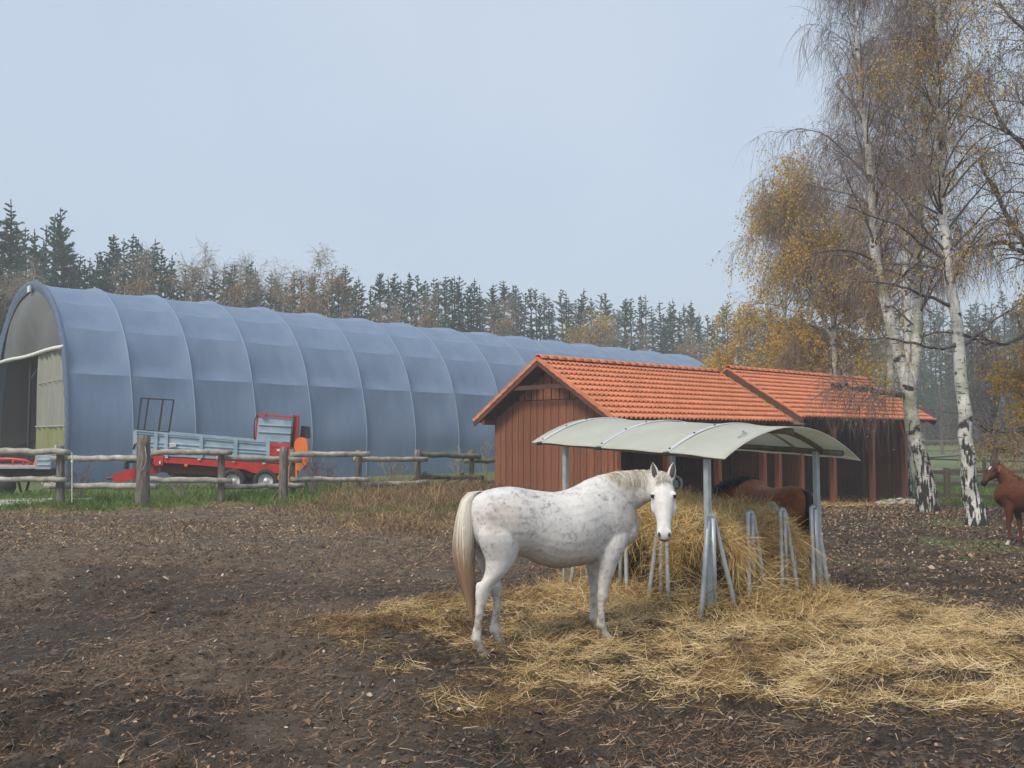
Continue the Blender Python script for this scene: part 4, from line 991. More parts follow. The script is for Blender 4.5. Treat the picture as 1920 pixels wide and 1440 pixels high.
# small white slatted gate panel by the fence
g = empty('gate_panel', (19.0, 33.3, float(relief(np.array(19.), np.array(33.3)))), R(-40), 'small white slatted panel leaning on the rail fence by the chestnut horse', 'panel')
for k in range(3):
    mb = MB(); mb.beam((k * .17 - .17, 0, .0), (k * .17 - .17, .0, .95), .03, .09, up=(1, 0, 0)); mb.build('slat', M['white'], g)
for z in (.15, .85):
    mb = MB(); mb.beam((-.22, .04, z), (.22, .04, z), .03, .08); mb.build('cross_rail', M['white'], g)

# ------------------------------------------------------------------ hay feeder with its arched roof
FN = Vector((2.04, 9.51, 0)); FR = Vector((.787, .617, 0)).normalized(); FA = Vector((-.61, .79, 0)).normalized()
def gzf(p): return float(gz(np.array(p.x), np.array(p.y)))
def feeder():
    root = empty('hay_feeder', FN, 0, 'galvanised hay feeder with an arched pale roof on four posts', 'hay feeder')
    q = lambda r, a, z: FR * r + FA * a + Vector((0, 0, z))
    LR, LA = 1.96, 2.25
    eave = lambda r, a: 1.755 + .045 * a - .022 * r
    for (r, a) in ((0, 0), (LR, 0), (LR, LA), (0, LA)):
        zt = eave(r, a) + .06; mb = MB()
        mb.beam(q(r, a, -.05), q(r, a, zt), .062, .062, up=FR, bev=.006); mb.build('post', M['galv'], root)
        mb = MB(); mb.beam(q(r - .03, a - .045, .0), q(r - .03, a - .045, 1.13), .085, .012, up=FA); mb.build('post_plate', M['galv'], root)
    def group(c, d, o, z1=1.13, w=.17, centre=True):
        """loop of bent tube with splayed legs, d along the side, o outward"""
        L = []; n = 5
        for s in (-1, 1):
            mb = MB(); pts = [c + d * (s * w) + o * .10 + Vector((0, 0, .03)), c + d * (s * w * .75) + o * .075 + Vector((0, 0, .35)), c + d * (s * .05) + o * .01 + Vector((0, 0, z1 - .06)), c + d * (s * .035) + Vector((0, 0, z1 - .02)), c + Vector((0, 0, z1))]
            mb.tube(pts, .026, 8); mb.build('bar', M['galv'], root, True)
        if centre:
            mb = MB(); mb.tube([c + o * .03 + Vector((0, 0, .03)) + d * .02, c + o * .03 + Vector((0, 0, z1 - .03))], .026, 8); mb.build('bar', M['galv'], root, True)
    group(q(.02, -.02, 0), FR, -FA, w=.30)
    for r in (.70, 1.28, 1.88): group(q(r, 0, 0), FR, -FA)
    for a in (.62, 1.25, 1.9): group(q(0, a, 0), FA, -FR)
    for r in (.6, 1.3): group(q(r, LA, 0), FR, FA)
    for a in (.62, 1.25, 1.9): group(q(LR, a, 0), FA, FR)
    for (p0, p1) in (((-.0, -.1), (LR, -.1)), ((-.1, 0), (-.1, LA)), ((LR + .1, 0), (LR + .1, LA)), ((0, LA + .1), (LR, LA + .1))):
        mb = MB(); mb.tube([q(*p0, .05), q(*p1, .05)], .024, 8); mb.build('base_rail', M['galv_dull'], root, True)
    # pulley ring on the rear post
    mb = MB(); c = q(LR, LA, 1.30); n = 20
    mb.tube([c + FR * 0 + Vector((math.cos(t) * .11, -.06, math.sin(t) * .11)) for t in np.linspace(0, 2 * math.pi, n)], .018, 6, False); mb.box(c + Vector((0, -.05, 0)), (.12, .05, .10), None, .01); mb.build('winch_ring', M['galv'], root, True)
    # roof
    R0, R1 = -.16, LR + .36; A0, A1 = -.36, 2.72; cr = (R0 + R1) / 2; hw = (R1 - R0) / 2; rise = .345
    def rz(r, a): s = (r - cr) / hw; return eave(r, a) + rise * (1 - abs(s) ** 2.0) - .0
    nr, na = 28, 24; V = []; F = []
    for t in (0, -.008):
        for j in range(na + 1):
            a = A0 + (A1 - A0) * j / na
            for i in range(nr + 1):
                r = R0 + (R1 - R0) * i / nr; e = abs(i / nr - .5) * 2; b = max(0, 1 - j / 3.0)
                sagc = -.012 * math.sin(math.pi * ((a - .42) % 1.08) / 1.08) * (1 - e)
                V.append(q(r, a, rz(r, a) + t + sagc - .02 * b * e ** 4 + .004 * math.sin(a * 9 + r * 4)))
    st = (nr + 1) * (na + 1)
    for j in range(na):
        for i in range(nr):
            k = j * (nr + 1) + i; F.append((k, k + 1, k + nr + 2, k + nr + 1)); F.append((st + k, st + k + nr + 1, st + k + nr + 2, st + k + 1))
    for j in range(na):
        for i in (0, nr): k = j * (nr + 1) + i; F.append((k, k + nr + 1, st + k + nr + 1, st + k))
    for i in range(nr):
        for j in (0, na): k = j * (nr + 1) + i; F.append((k, st + k, st + k + 1, k + 1))
    mesh_obj('roof_sheet', V, F, M['roof_sheet'], root, True)
    for a in (.42, 1.48, 2.56):
        V = []; F = []
        for i in range(29):
            r = R0 + .01 + (R1 - R0 - .02) * i / 28; nrm = .012
            for (da, dz) in ((-.03, .004), (-.022, nrm), (.022, nrm), (.03, .004)): V.append(q(r, a + da, rz(r, a) + dz))
        for i in range(28):
            for k in range(3): F.append((i * 4 + k, i * 4 + k + 1, (i + 1) * 4 + k + 1, (i + 1) * 4 + k))
        mesh_obj('roof_strap', V, F, M['alu'], root, True)
        for r in (R0 + .05, R0 + .45, R0 + .8):
            mb = MB(); mb.box(q(r, a, rz(r, a) + .018), (.02, .02, .012)); mb.build('bolt', M['dark'], root)
        mb = MB(); mb.box(q(R0 - .01, a, rz(R0, a) - .015), (.07, .07, .04), None, .008); mb.build('strap_clamp', M['dark'], root)
    for a in (0.0, LA):
        mb = MB(); mb.tube([q(r, a, rz(r, a) - .05) for r in np.linspace(R0 + .1, R1 - .25, 18)], .03, 8); mb.build('arch_tube', M['tube_brown'], root, True)
    for r in (R0 + .10, R1 - .22, cr + .05):
        mb = MB(); mb.tube([q(r, A0 + (.1 if r > cr else .25), rz(r, A0) - .055), q(r, A1 - .1, rz(r, A1) - .055)], .036 if r > cr - 1 else .03, 10); mb.build('purlin_tube', M['tube_brown'], root, True)
    mb = MB(); mb.tube([q(R0 + .42, A0 + .16, rz(R0 + .42, A0) + .012), q(R0 + .50, A0 + .14, rz(R0 + .5, A0) + .03), q(R0 + .56, A0 + .16, rz(R0 + .56, A0 + .1) + .01)], .007, 6); mb.box(q(R0 + .56, A0 + .2, rz(R0 + .56, A0 + .2) + .02), (.02, .02, .02)); mb.build('handle', M['galv_dull'], root, True)
feeder()

# ------------------------------------------------------------------ hay pile
HC = FN + FR * .90 + FA * 1.10
def pile_r(th, z):
    n1 = fbm(np.cos(th) * 1.6 + 4, np.sin(th) * 1.6, z * 2.2, 201, 4) - .5
    n2 = fbm(np.cos(th) * 4 + 4, np.sin(th) * 4, z * 5, 207, 3) - .5
    base = np.interp(z, [0, .12, .28, .45, .62, .72, .82, .95, 1.08, 1.16, 1.2], [1.50, 1.32, 1.20, 1.12, 1.06, 1.08, 1.12, 1.06, .92, .55, .0])
    sq = 1 / np.maximum(np.abs(np.cos(th)), np.abs(np.sin(th))) ** .45                   # squarish plan
    hollow = .55 * smooth((fbm(np.cos(th) * 1.9 + 9, np.sin(th) * 1.9, z * 1.6, 215, 2) - .47) / .12) * np.interp(z, [0, .15, .32, .74, .86, 1.0], [0, .2, 1, 1, .3, 0])
    return base * sq * .97 * (1 + .42 * n1 * (z > .02) + .34 * n2) - hollow * (z > .05)
def hay_pile():
    nt, nz = 150, 56; ths = np.linspace(0, 2 * math.pi, nt, endpoint=False); zs = np.linspace(0, 1, nz) ** 1.0 * 1.2
    TH, ZZ = np.meshgrid(ths, zs); r = np.maximum(pile_r(TH, ZZ), 0) * np.where(ZZ >= 1.199, 0, 1)
    def world(th, z, r):
        zz = z + .10 * (fbm(r * np.cos(th) * 1.5 + 3, r * np.sin(th) * 1.5, 0, 230, 3) - .5) * (z > .6) * 2 * smooth((z - .6) / .4)
        lx, ly = r * np.cos(th), r * np.sin(th) * 1.16
        ex = .88 + .22 * smooth((z - .98) / .08) * (z < 1.16) + .75 * (1 - smooth(z / .30)) + .07 * (fbm(lx * 3, ly * 3, z * 4, 270, 2) - .5)
        lx = np.clip(lx, -ex, ex); ey = ex + .17; ly = np.clip(ly, -ey, ey); zz = zz * (1 - .30 * smooth((lx - .30) / .55) * smooth((z - .2) / .5))
        return np.stack([FR.x * lx + FA.x * ly, FR.y * lx + FA.y * ly, zz], -1)
    Vg = world(TH, ZZ, r); V = Vg.reshape(-1, 3); i = np.arange(nz * nt).reshape(nz, nt); j = np.roll(i, -1, 1)
    F = np.stack([i[:-1].ravel(), j[:-1].ravel(), j[1:].ravel(), i[1:].ravel()], 1)
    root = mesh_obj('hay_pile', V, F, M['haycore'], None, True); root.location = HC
    tag(root, 'large half eaten heap of golden hay inside the feeder', 'hay', kind='stuff')
    # strands over the surface
    n = 80000; th = RNG.uniform(0, 2 * math.pi, n); z = 1.2 * RNG.random(n) ** .8
    # more on the top
    rr = pile_r(th, z); e = 1e-2
    p = world(th, z, rr); pt = world(th + e, z, pile_r(th + e, z)) - p; pz = world(th, z - e, pile_r(th, np.maximum(z - e, 0))) - p
    nrm = np.cross(pt, -pz); nrm /= np.linalg.norm(nrm, axis=1, keepdims=True) + 1e-9
    out = np.stack([p[:, 0], p[:, 1], 0 * p[:, 2]], 1); out /= np.linalg.norm(out, axis=1, keepdims=True) + 1e-9
    sgn = np.sign((nrm * (out + [0, 0, .5])).sum(1))[:, None]; nrm = nrm * sgn
    t1 = np.cross(nrm, rnd_dirs(n)); t1 /= np.linalg.norm(t1, axis=1, keepdims=True) + 1e-9
    flow = fbm(p[:, 0] * 2.5, p[:, 1] * 2.5, p[:, 2] * 2.5, 240)
    side = np.clip(1 - nrm[:, 2], 0, 1)[:, None]
    d = t1 * .9 + nrm * RNG.uniform(0, .55, n)[:, None] + np.array([0, 0, -1.0]) * side * RNG.uniform(-.15, .75, n)[:, None]
    L = RNG.uniform(.07, .26, n); b = p + nrm * RNG.uniform(-.02, .05, n)[:, None]
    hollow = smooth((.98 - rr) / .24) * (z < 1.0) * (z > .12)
    kp = (RNG.random(n) > .82 * hollow) | (p[:, 2] < .12); b, d, L, flow, z, hollow = b[kp], d[kp], L[kp], flow[kp], z[kp], hollow[kp]; n = len(b)  # strands thinned in the hollows so the dark core reads as shade
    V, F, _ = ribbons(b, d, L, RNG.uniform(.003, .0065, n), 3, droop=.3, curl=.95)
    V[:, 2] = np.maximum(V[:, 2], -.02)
    tone = np.clip(RNG.normal(.52, .2, n) + .6 * (flow - .5) + .22 * smooth((z - .7) / .4) - .42 * hollow, 0, 1)  # light put into the tone: paler near the top, darker inside the hollows
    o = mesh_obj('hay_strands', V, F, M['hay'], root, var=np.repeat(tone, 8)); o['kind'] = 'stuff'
    # hay hanging through the bars and tumbling on the ground around
    n = 9000; th = RNG.uniform(0, 2 * math.pi, n); z = RNG.uniform(.55, 1.0, n); rr = pile_r(th, z)
    cl = smooth((fbm(np.cos(th) * 3.5 + 2, np.sin(th) * 3.5, 0, 251, 3) - .45) / .1); k = RNG.random(n) < cl; th, z, rr = th[k], z[k], rr[k]; n = len(th)
    p = world(th, z, rr + .02); out = p.copy(); out[:, 2] = 0; out /= np.linalg.norm(out, axis=1, keepdims=True)
    d = out * .6 + rnd_dirs(n) * .35; V, F, _ = ribbons(p, d, RNG.uniform(.15, .5, n), RNG.uniform(.0035, .007, n), 4, droop=2.2, curl=1.0)
    o = mesh_obj('hanging_hay', V, F, M['hay'], root, var=np.repeat(np.clip(RNG.normal(.6, .2, n), 0, 1), 10)); o['kind'] = 'stuff'
    n = 26000; th = RNG.uniform(0, 2 * math.pi, n); rr = 1.0 + np.abs(RNG.normal(0, .33, n)); lx, ly = rr * np.cos(th), rr * np.sin(th)
    P0 = np.stack([FR.x * lx + FA.x * ly, FR.y * lx + FA.y * ly, np.maximum(0, .30 - .32 * (rr - 1.0)) * RNG.random(n)], 1)
    hump = fbm(lx * 2 + 9, ly * 2, 0, 260, 3); P0[:, 2] *= .2 + 1.8 * smooth((hump - .4) / .25)
    P0[:, 2] += gz(P0[:, 0] + HC.x, P0[:, 1] + HC.y) + .01
    d = rnd_dirs(n); d[:, 2] = np.abs(d[:, 2]) * .4
    V, F, _ = ribbons(P0, d, RNG.uniform(.1, .34, n), RNG.uniform(.0035, .008, n), 3, droop=.6, curl=.7)
    o = mesh_obj('tumbled_hay', V, F, M['straw'], root, var=np.repeat(np.clip(RNG.normal(.5, .22, n), 0, 1), 8)); o['kind'] = 'stuff'
hay_pile()

# ------------------------------------------------------------------ horses: sections lofted, fused into one skin
def loft(secs, n=20, caps=True):
    """secs: (centre, axis_u, axis_v, ru, rv) ; ring = c + u*ru*cos + v*rv*sin"""
    V = []; F = []
    for c, u, v, ru, rv in secs:
        c, u, v = Vector(c), Vector(u).normalized(), Vector(v).normalized()
        for k in range(n):
            a = 2 * math.pi * k / n; V.append(c + u * (ru * math.cos(a)) + v * (rv * math.sin(a)))
    for i in range(len(secs) - 1):
        for k in range(n): F.append((i * n + k, i * n + (k + 1) % n, (i + 1) * n + (k + 1) % n, (i + 1) * n + k))
    F.append(tuple(range(n))[::-1]); F.append(tuple((len(secs) - 1) * n + k for k in range(n)))
    return V, F
def ell(c, r, rot=None, nu=16, nv=10):
    V = []; F = []
    for j in range(nv + 1):
        p = math.pi * j / nv
        for i in range(nu):
            a = 2 * math.pi * i / nu; q = Vector((math.sin(p) * math.cos(a) * r[0], math.sin(p) * math.sin(a) * r[1], math.cos(p) * r[2]))
            if rot is not None: q = rot @ q
            V.append(Vector(c) + q)
    for j in range(nv):
        for i in range(nu): F.append((j * nu + i, (j + 1) * nu + i, (j + 1) * nu + (i + 1) % nu, j * nu + (i + 1) % nu))
    return V, F
def fuse(parts, vox=.011, sm=7, name='body'):
    mb = MB()
    for V, F in parts: mb.add(V, F)
    me = bpy.data.meshes.new('tmp'); me.from_pydata(mb.v, [], mb.f); o = bpy.data.objects.new('tmp', me); COL.objects.link(o)
    m = o.modifiers.new('r', 'REMESH'); m.mode = 'VOXEL'; m.voxel_size = vox; m.use_smooth_shade = True
    s = o.modifiers.new('s', 'SMOOTH'); s.factor = .5; s.iterations = sm
    dg = bpy.context.evaluated_depsgraph_get(); dg.update(); res = bpy.data.meshes.new_from_object(o.evaluated_get(dg))
    bpy.data.objects.remove(o); res.name = name
    return res
def vcoords(me):
    a = np.empty(len(me.vertices) * 3, np.float32); me.vertices.foreach_get('co', a); return a.reshape(-1, 3)
def set_col(me, c):
    a = me.color_attributes.new('col', 'FLOAT_COLOR', 'POINT'); q = np.ones((len(me.vertices), 4), np.float32); q[:, :3] = c; a.data.foreach_set('color', q.ravel())
def leg(path):
    """path of (s, y, z, rs, ry)"""
    return loft([((s, y, z), (1, 0, 0), (0, 1, 0), rs, ry) for s, y, z, rs, ry in path], 16)
def interp_path(P_, k=4):
    P_ = np.array(P_, float); out = []
    for i in range(len(P_) - 1):
        a = P_[max(i - 1, 0)]; b = P_[i]; c = P_[i + 1]; d = P_[min(i + 2, len(P_) - 1)]
        for j in range(k):
            t = j / k; out.append(.5 * (2 * b + (c - a) * t + (2 * a - 5 * b + 4 * c - d) * t * t + (3 * b - a - 3 * c + d) * t ** 3))
    out.append(P_[-1]); return out

def head_parts(poll, axis, face, L=.60, ear=True):
    """poll -> muzzle along axis, face = direction the forehead looks; returns solids and frame points"""
    h = Vector(axis).normalized(); f = Vector(face); f = (f - h * f.dot(h)).normalized(); w = h.cross(f).normalized(); P0 = Vector(poll); k = L / .60
    S = [(-.05, .050, .000, .075), (0, .072, .035, .10), (.06, .096, .048, .135), (.13, .114, .056, .175), (.19, .119, .060, .205), (.26, .108, .060, .205), (.32, .092, .054, .17), (.385, .076, .047, .12), (.44, .067, .042, .097),
         (.50, .066, .040, .088), (.545, .069, .038, .085), (.585, .064, .028, .078), (.61, .045, .008, .060), (.62, .02, -.01, .04)]
    secs = []
    for t, hw, ft, bk in S:
        c = P0 + h * (t * k) + f * ((ft - bk) / 2 * k); secs.append((c, w, f, hw * k, (ft + bk) / 2 * k))
    parts = [loft(secs, 22)]
    pt = lambda t, x, y: P0 + h * (t * k) + w * (x * k) + f * (y * k)
    for s in (-1, 1):
        parts.append(ell(pt(.175, s * .096, .020), (.030 * k, .030 * k, .036 * k)))           # brow above the eye
        parts.append(ell(pt(.26, s * .088, -.06), (.035 * k, .035 * k, .08 * k), Matrix((w, f, h)).transposed()))  # cheek
        parts.append(ell(pt(.55, s * .045, .012), (.026 * k, .022 * k, .035 * k), Matrix((w, f, h)).transposed()))
    parts.append(ell(pt(.585, 0, -.075), (.035 * k, .03 * k, .03 * k), Matrix((w, f, h)).transposed()))   # chin
    return parts, pt, h, f, w, k
def ear_part(base, tip, fwd, r=.038):
    b, t = Vector(base), Vector(tip); d = (t - b).normalized(); f = Vector(fwd); f = (f - d * f.dot(d)).normalized(); w = d.cross(f)
    L = (t - b).length; secs = []
    for q, rr in ((-.15, .55), (0, .8), (.2, .98), (.42, 1.0), (.62, .82), (.8, .5), (.93, .22), (1, .05)):
        secs.append((b + d * (L * q) - f * .004, w, f, r * rr, r * .62 * rr + .004))
    V, F = loft(secs, 14)
    inner = [(b + d * (L * q) + f * (r * .42 * rr + .006), w, f, r * rr * .62, r * .32 * rr) for q, rr in ((.02, .45), (.2, .85), (.42, .9), (.62, .72), (.8, .42), (.9, .12))]
    return (V, F), loft(inner, 12)

def strands_along(starts, dirs, L, width, droop, col, name, parent, nseg=7, curl=.25, seed=5):
    rg = np.random.default_rng(seed); V, F, _ = ribbons(starts, dirs, L, width, nseg, droop=droop, curl=curl, rng=rg)
    n = len(starts); c = np.repeat(col, 2 * (nseg + 1), 0)
    return mesh_obj(name, V, F, M['hair'], parent, False, col=c)

def hanging_tail(parent, path, rad, n, colf, seed=3, name='tail', length=(.5, 1.0)):
    """bundle of hair strands that follow the dock path"""
    rg = np.random.default_rng(seed); path = [Vector(p) for p in path]; m = len(path); cols = []; Vs = []; Fs = []; b = 0
    T = np.array([p[:] for p in path]); R_ = np.array(rad)
    for i in range(n):
        a = rg.uniform(0, 6.28); rr = math.sqrt(rg.random()); s0 = rg.uniform(0, .35) ** 1.3; s1 = min(1, rg.uniform(.72, 1.03)); k = 16
        s = np.linspace(s0, s1, k) * (m - 1); i0 = np.clip(s.astype(int), 0, m - 2); fr = (s - i0)[:, None]
        c = T[i0] * (1 - fr) + T[i0 + 1] * fr; r = (R_[i0] * (1 - fr[:, 0]) + R_[i0 + 1] * fr[:, 0]) * rr
        wav = .10 * np.sin(s * 1.1 + a * 2) * rr
        off = np.stack([np.cos(a + wav) * r, np.sin(a + wav) * r, 0 * r], 1); w = rg.uniform(.003, .006)
        sd = np.array([-math.sin(a), math.cos(a), 0]) * w
        q = np.stack([c + off - sd, c + off + sd], 1).reshape(-1, 3); Vs.append(q)
        j = np.arange(k - 1)[:, None] * 2; Fs.append(np.concatenate([j, j + 1, j + 3, j + 2], 1) + b); b += 2 * k
        cc = colf(c[:, 2], rr, rg); cols.append(np.repeat(cc, 2, 0))
    V = np.concatenate(Vs); F = np.concatenate(Fs)
    o = mesh_obj(name, V, F, M['hair'], parent, False, col=np.concatenate(cols))
    return o

def lerp3(a, b, t): return np.asarray(a)[None] * (1 - t[:, None]) + np.asarray(b)[None] * t[:, None]

# ---- the white mare
def white_horse():
    root = empty('white_horse', (-.17, 8.30, 0), R(27), 'dappled white horse looking at the camera beside the hay feeder', 'horse')
    z0 = -.01
    X_, Z_, Yv = (1, 0, 0), (0, 0, 1), (0, 1, 0)
    T = [(-.27, 1.25, .07, .06), (-.245, 1.235, .16, .12), (-.19, 1.20, .225, .19), (-.10, 1.185, .268, .245), (.03, 1.182, .298, .280), (.18, 1.178, .312, .292), (.32, 1.150, .318, .288), (.48, 1.098, .345, .302), (.66, 1.068, .358, .318),
         (.82, 1.085, .368, .312), (.95, 1.115, .390, .285), (1.05, 1.145, .398, .262), (1.16, 1.165, .385, .248), (1.28, 1.155, .335, .235), (1.39, 1.130, .275, .210), (1.47, 1.110, .205, .170), (1.52, 1.10, .12, .11)]
    T = interp_path(T, 2)
    parts = [loft([((s, 0, z), Yv, Z_, ry, rz) for s, z, rz, ry in T], 26)]
    # hind quarters
    def hind(y, sh, bk):
        Pq = [(-.05, y * .30, 1.32, .07, .04), (-.05, y * .80, 1.22, .15, .09), (-.035, y, 1.08, .195, .125), (-.01, y * 1.02, .96, .185, .118), (.0 + sh * .15, y, .85, .148, .098), (-.045 + sh * .3, y * .98, .74, .108, .078), (-.11 + sh * .55, y * .93, .66, .084, .056),
              (-.155 + sh * .75, y * .88, .605, .078, .047), (-.170 + sh * .85, y * .86, .555, .070, .045), (-.178 + sh * .9, y * .85, .49, .052, .038), (-.195 + sh, y * .84, .40, .040, .031), (-.21 + sh, y * .83, .30, .038, .030), (-.222 + sh, y * .82, .215, .046, .036),
              (-.222 + sh, y * .82, .165, .055, .042), (-.200 + sh, y * .82, .118, .041, .034), (-.172 + sh, y * .82, .075, .047, .042), (-.155 + sh, y * .82, .045, .056, .050)]
        r = [leg(interp_path(Pq, 2))]; r.append(ell((-.205 + sh * .8, y * .86, .62), (.032, .028, .05))); return r
    parts += hind(-.155, .0, 0) + hind(.155, .30, 0)
    def fore(y, sh):
        Pq = [(1.24, y * .3, 1.28, .07, .04), (1.24, y * .80, 1.14, .12, .07), (1.22, y * .95, .98, .145, .095), (1.17 + sh * .2, y, .86, .135, .092), (1.135 + sh * .4, y * 1.0, .77, .108, .080), (1.115 + sh * .6, y * .98, .67, .088, .066), (1.095 + sh * .8, y * .95, .57, .068, .052), (1.083 + sh, y * .92, .49, .056, .046),
              (1.083 + sh, y * .9, .435, .058, .050), (1.072 + sh, y * .9, .375, .044, .038), (1.063 + sh, y * .9, .29, .037, .031), (1.062 + sh, y * .9, .225, .040, .033), (1.066 + sh, y * .9, .175, .050, .040), (1.088 + sh, y * .9, .125, .039, .034), (1.118 + sh, y * .9, .078, .044, .042), (1.138 + sh, y * .9, .045, .052, .050)]
        return [leg(interp_path(Pq, 2)), ell((1.20, y * 1.08, .90), (.10, .06, .12))]
    parts += fore(-.155, 0) + fore(.155, .09)
    # muscle masses
    parts += [
              ell((1.17, -.17, 1.18), (.13, .085, .24), Matrix.Rotation(R(-18), 3, 'Y')), ell((1.17, .17, 1.18), (.13, .085, .24), Matrix.Rotation(R(-18), 3, 'Y')), ell((1.38, -.10, 1.04), (.12, .11, .14)), ell((1.38, .10, 1.04), (.12, .11, .14)), ell((.12, 0, 1.42), (.18, .12, .06))]
    # neck
    poll = Vector((1.655, -.33, 1.545)); N = []
    ctrl = [((1.10, .0, 1.27), .285, .185), ((1.24, .0, 1.335), .262, .150), ((1.38, -.02, 1.39), .225, .118), ((1.50, -.07, 1.435), .185, .100), ((1.59, -.15, 1.465), .155, .090), ((1.645, -.24, 1.475), .130, .082), ((1.66, -.315, 1.46), .10, .072)]
    for i, (c, rh, rw) in enumerate(ctrl):
        c = Vector(c); a = Vector(ctrl[max(i - 1, 0)][0]); b = Vector(ctrl[min(i + 1, len(ctrl) - 1)][0]); t = (b - a).normalized(); side = t.cross(Vector((0, 0, 1))).normalized(); up = side.cross(t)
        N.append((c, side, up, rw, rh))
    parts.append(loft(N, 22))
    # the head looks straight back at the camera
    cl = Vector((math.cos(R(27)), -math.sin(R(27)), 0))        # world +x in local axes
    cd = Vector((-math.sin(R(27)), -math.cos(R(27)), 0))       # world -y (towards the viewer) in local axes
    vdir = (cd - cl * .15).normalized()
    axis = (Vector((0, 0, -1)) * .90 + vdir * .42 + cl * .0).normalized(); face = (vdir * .9 + Vector((0, 0, 1)) * .42)
    hp_, pt, h, f, w, k = head_parts(poll, axis, face, .60)
    parts += hp_
    ears = []
    up = -h
    for s in (-1, 1):
        b = pt(.0, s * .070, -.018); tp = b + up * .175 + w * (s * .034) + f * .03
        e, inn = ear_part(b, tp, f + w * (s * .18), .044); parts.append(e); ears.append(inn)
    me = fuse(parts, .0105, 9, 'body'); V = vcoords(me)
    # tuck: bring the skin a little in behind the elbow and flank
    body = bpy.data.objects.new('body', me); COL.objects.link(body); body.parent = root; me.materials.append(M['coat'])
    # coat colour: grey white with dapples, stains on rump, dark muzzle
    x, y, z = V[:, 0], V[:, 1], V[:, 2]
    n1 = .55 * fbm(x * 5, y * 5, z * 5, 301, 4) + .45 * fbm(x * 11, y * 11, z * 11, 303, 4); n4 = fbm(x * 45, y * 45, z * 45, 311, 2); n2 = fbm(x * 22, y * 22, z * 22, 305, 3); n3 = fbm(x * 2.2, y * 2.2, z * 2.2, 309, 3)
    c = lerp3((.70, .68, .65), (.42, .41, .415), np.clip(smooth((n1 - .36) / .3) * .45 * (.35 + .65 * smooth((n2 - .35) / .3)), 0, 1))
    fl = smooth((n2 - .56) / .12) * smooth((n3 - .42) / .2); c = c * (1 - .20 * fl[:, None])
    c = c * (1 - .35 * (smooth((n4 - .62) / .1) * smooth((n1 - .40) / .15))[:, None])
    neckz = np.exp(-((x - 1.38) ** 2 / .03 + (z - 1.30) ** 2 / .04)); c = c * (1 - .33 * (neckz * (.4 + n1))[:, None])
    stain = smooth((n3 - .48) / .15) * np.exp(-((x + .02) ** 2 / .05 + (z - 1.02) ** 2 / .09)); c = c * (1 - stain[:, None] * np.array([.25, .36, .42]))
    low = smooth((.62 - z) / .3) * (x < 1.45); c = c * (1 - low[:, None] * (.20 + .5 * smooth((n2 - .45) / .15))[:, None] * np.array([.5, .58, .66]))
    ft = smooth((.20 - z) / .12); c = c * (1 - ft[:, None] * (.15 + .6 * smooth((n1 - .42) / .2))[:, None] * np.array([.55, .66, .76]))
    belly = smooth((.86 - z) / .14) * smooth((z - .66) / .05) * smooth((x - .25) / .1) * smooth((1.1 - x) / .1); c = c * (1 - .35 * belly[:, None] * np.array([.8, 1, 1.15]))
    hv = V - np.array(poll[:]); ht = hv @ np.array(h[:]); inhead = (ht > -.02) & (np.abs(hv @ np.array(w[:])) < .16) & (np.linalg.norm(hv - np.outer(ht, np.array(h[:])), axis=1) < .24) & (x > 1.35)
    c[inhead] = c[inhead] * .35 + np.array([.74, .73, .71]) * .65
    mz = smooth((ht - .525) / .05) * inhead; fr = hv @ np.array(f[:]); lowf = smooth((.015 - fr) / .04)
    mzc = np.array([.33, .27, .27])[None] * (.7 + .7 * n2[:, None]); c = c * (1 - (mz * (.35 + .6 * lowf))[:, None]) + mzc * (mz * (.35 + .6 * lowf))[:, None]
    hoof = z < .058; c[hoof] = np.array([.30, .24, .18])[None] * (.6 + .8 * n1[hoof][:, None])
    pk = ((x + .10) ** 2 / .02 + (z - 1.26) ** 2 / .03 < 1) & (np.abs(y) < .06) & (x < -.16); c[pk] = (.08, .06, .06)
    set_col(me, c)
    for inn in ears: mesh_obj('inner_ear', inn[0], inn[1], M['earin'], root, True)
    for s in (-1, 1):
        V_, F_ = ell(pt(.195, s * .1045, .026), (.0165, .0165, .0185)); mesh_obj('eye', V_, F_, M['eye'], root, True)
        V_, F_ = ell(pt(.187, s * .103, .030), (.022, .021, .012)); e_ = mesh_obj('eyelid', V_, F_, M['nostril'], root, True); e_.scale = (1, 1, 1)
        V_, F_ = ell(pt(.572, s * .046, .027), (.013, .010, .023), Matrix((w, f, h)).transposed() @ Matrix.Rotation(R(18 * s), 3, 'Z')); mesh_obj('nostril', V_, F_, M['nostril'], root, True)
    V_, F_ = ell(pt(.612, 0, -.012), (.040, .010, .006), Matrix((w, f, h)).transposed()); mesh_obj('mouth', V_, F_, M['nostril'], root, True)
    for (sx, yy) in ((-.152, -.127), (.148, .127), (1.143, -.14), (1.233, .14)):
        V_, F_ = loft([((sx, yy, .062), X_, Yv, .050, .046), ((sx + .012, yy, .03), X_, Yv, .060, .054), ((sx + .02, yy, -.01), X_, Yv, .068, .060)], 18); mesh_obj('hoof', V_, F_, M['hoof'], root, True)
    # mane falling towards the viewer
    rg = np.random.default_rng(8); n = 2600; t = rg.random(n); ms = []
    crest = [Vector((1.10, -.005, 1.545)), Vector((1.24, -.01, 1.590)), Vector((1.38, -.03, 1.607)), Vector((1.50, -.08, 1.615)), Vector((1.59, -.16, 1.612)), Vector((1.645, -.25, 1.600)), Vector((1.655, -.33, 1.600))]
    C = np.array([p[:] for p in crest]); s = t * 6 * .999; i0 = s.astype(int); fr_ = (s - i0)[:, None]; st = C[i0] * (1 - fr_) + C[i0 + 1] * fr_; st = st + rg.normal(0, .007, (n, 3)) + np.array([0, -.01, -.008])
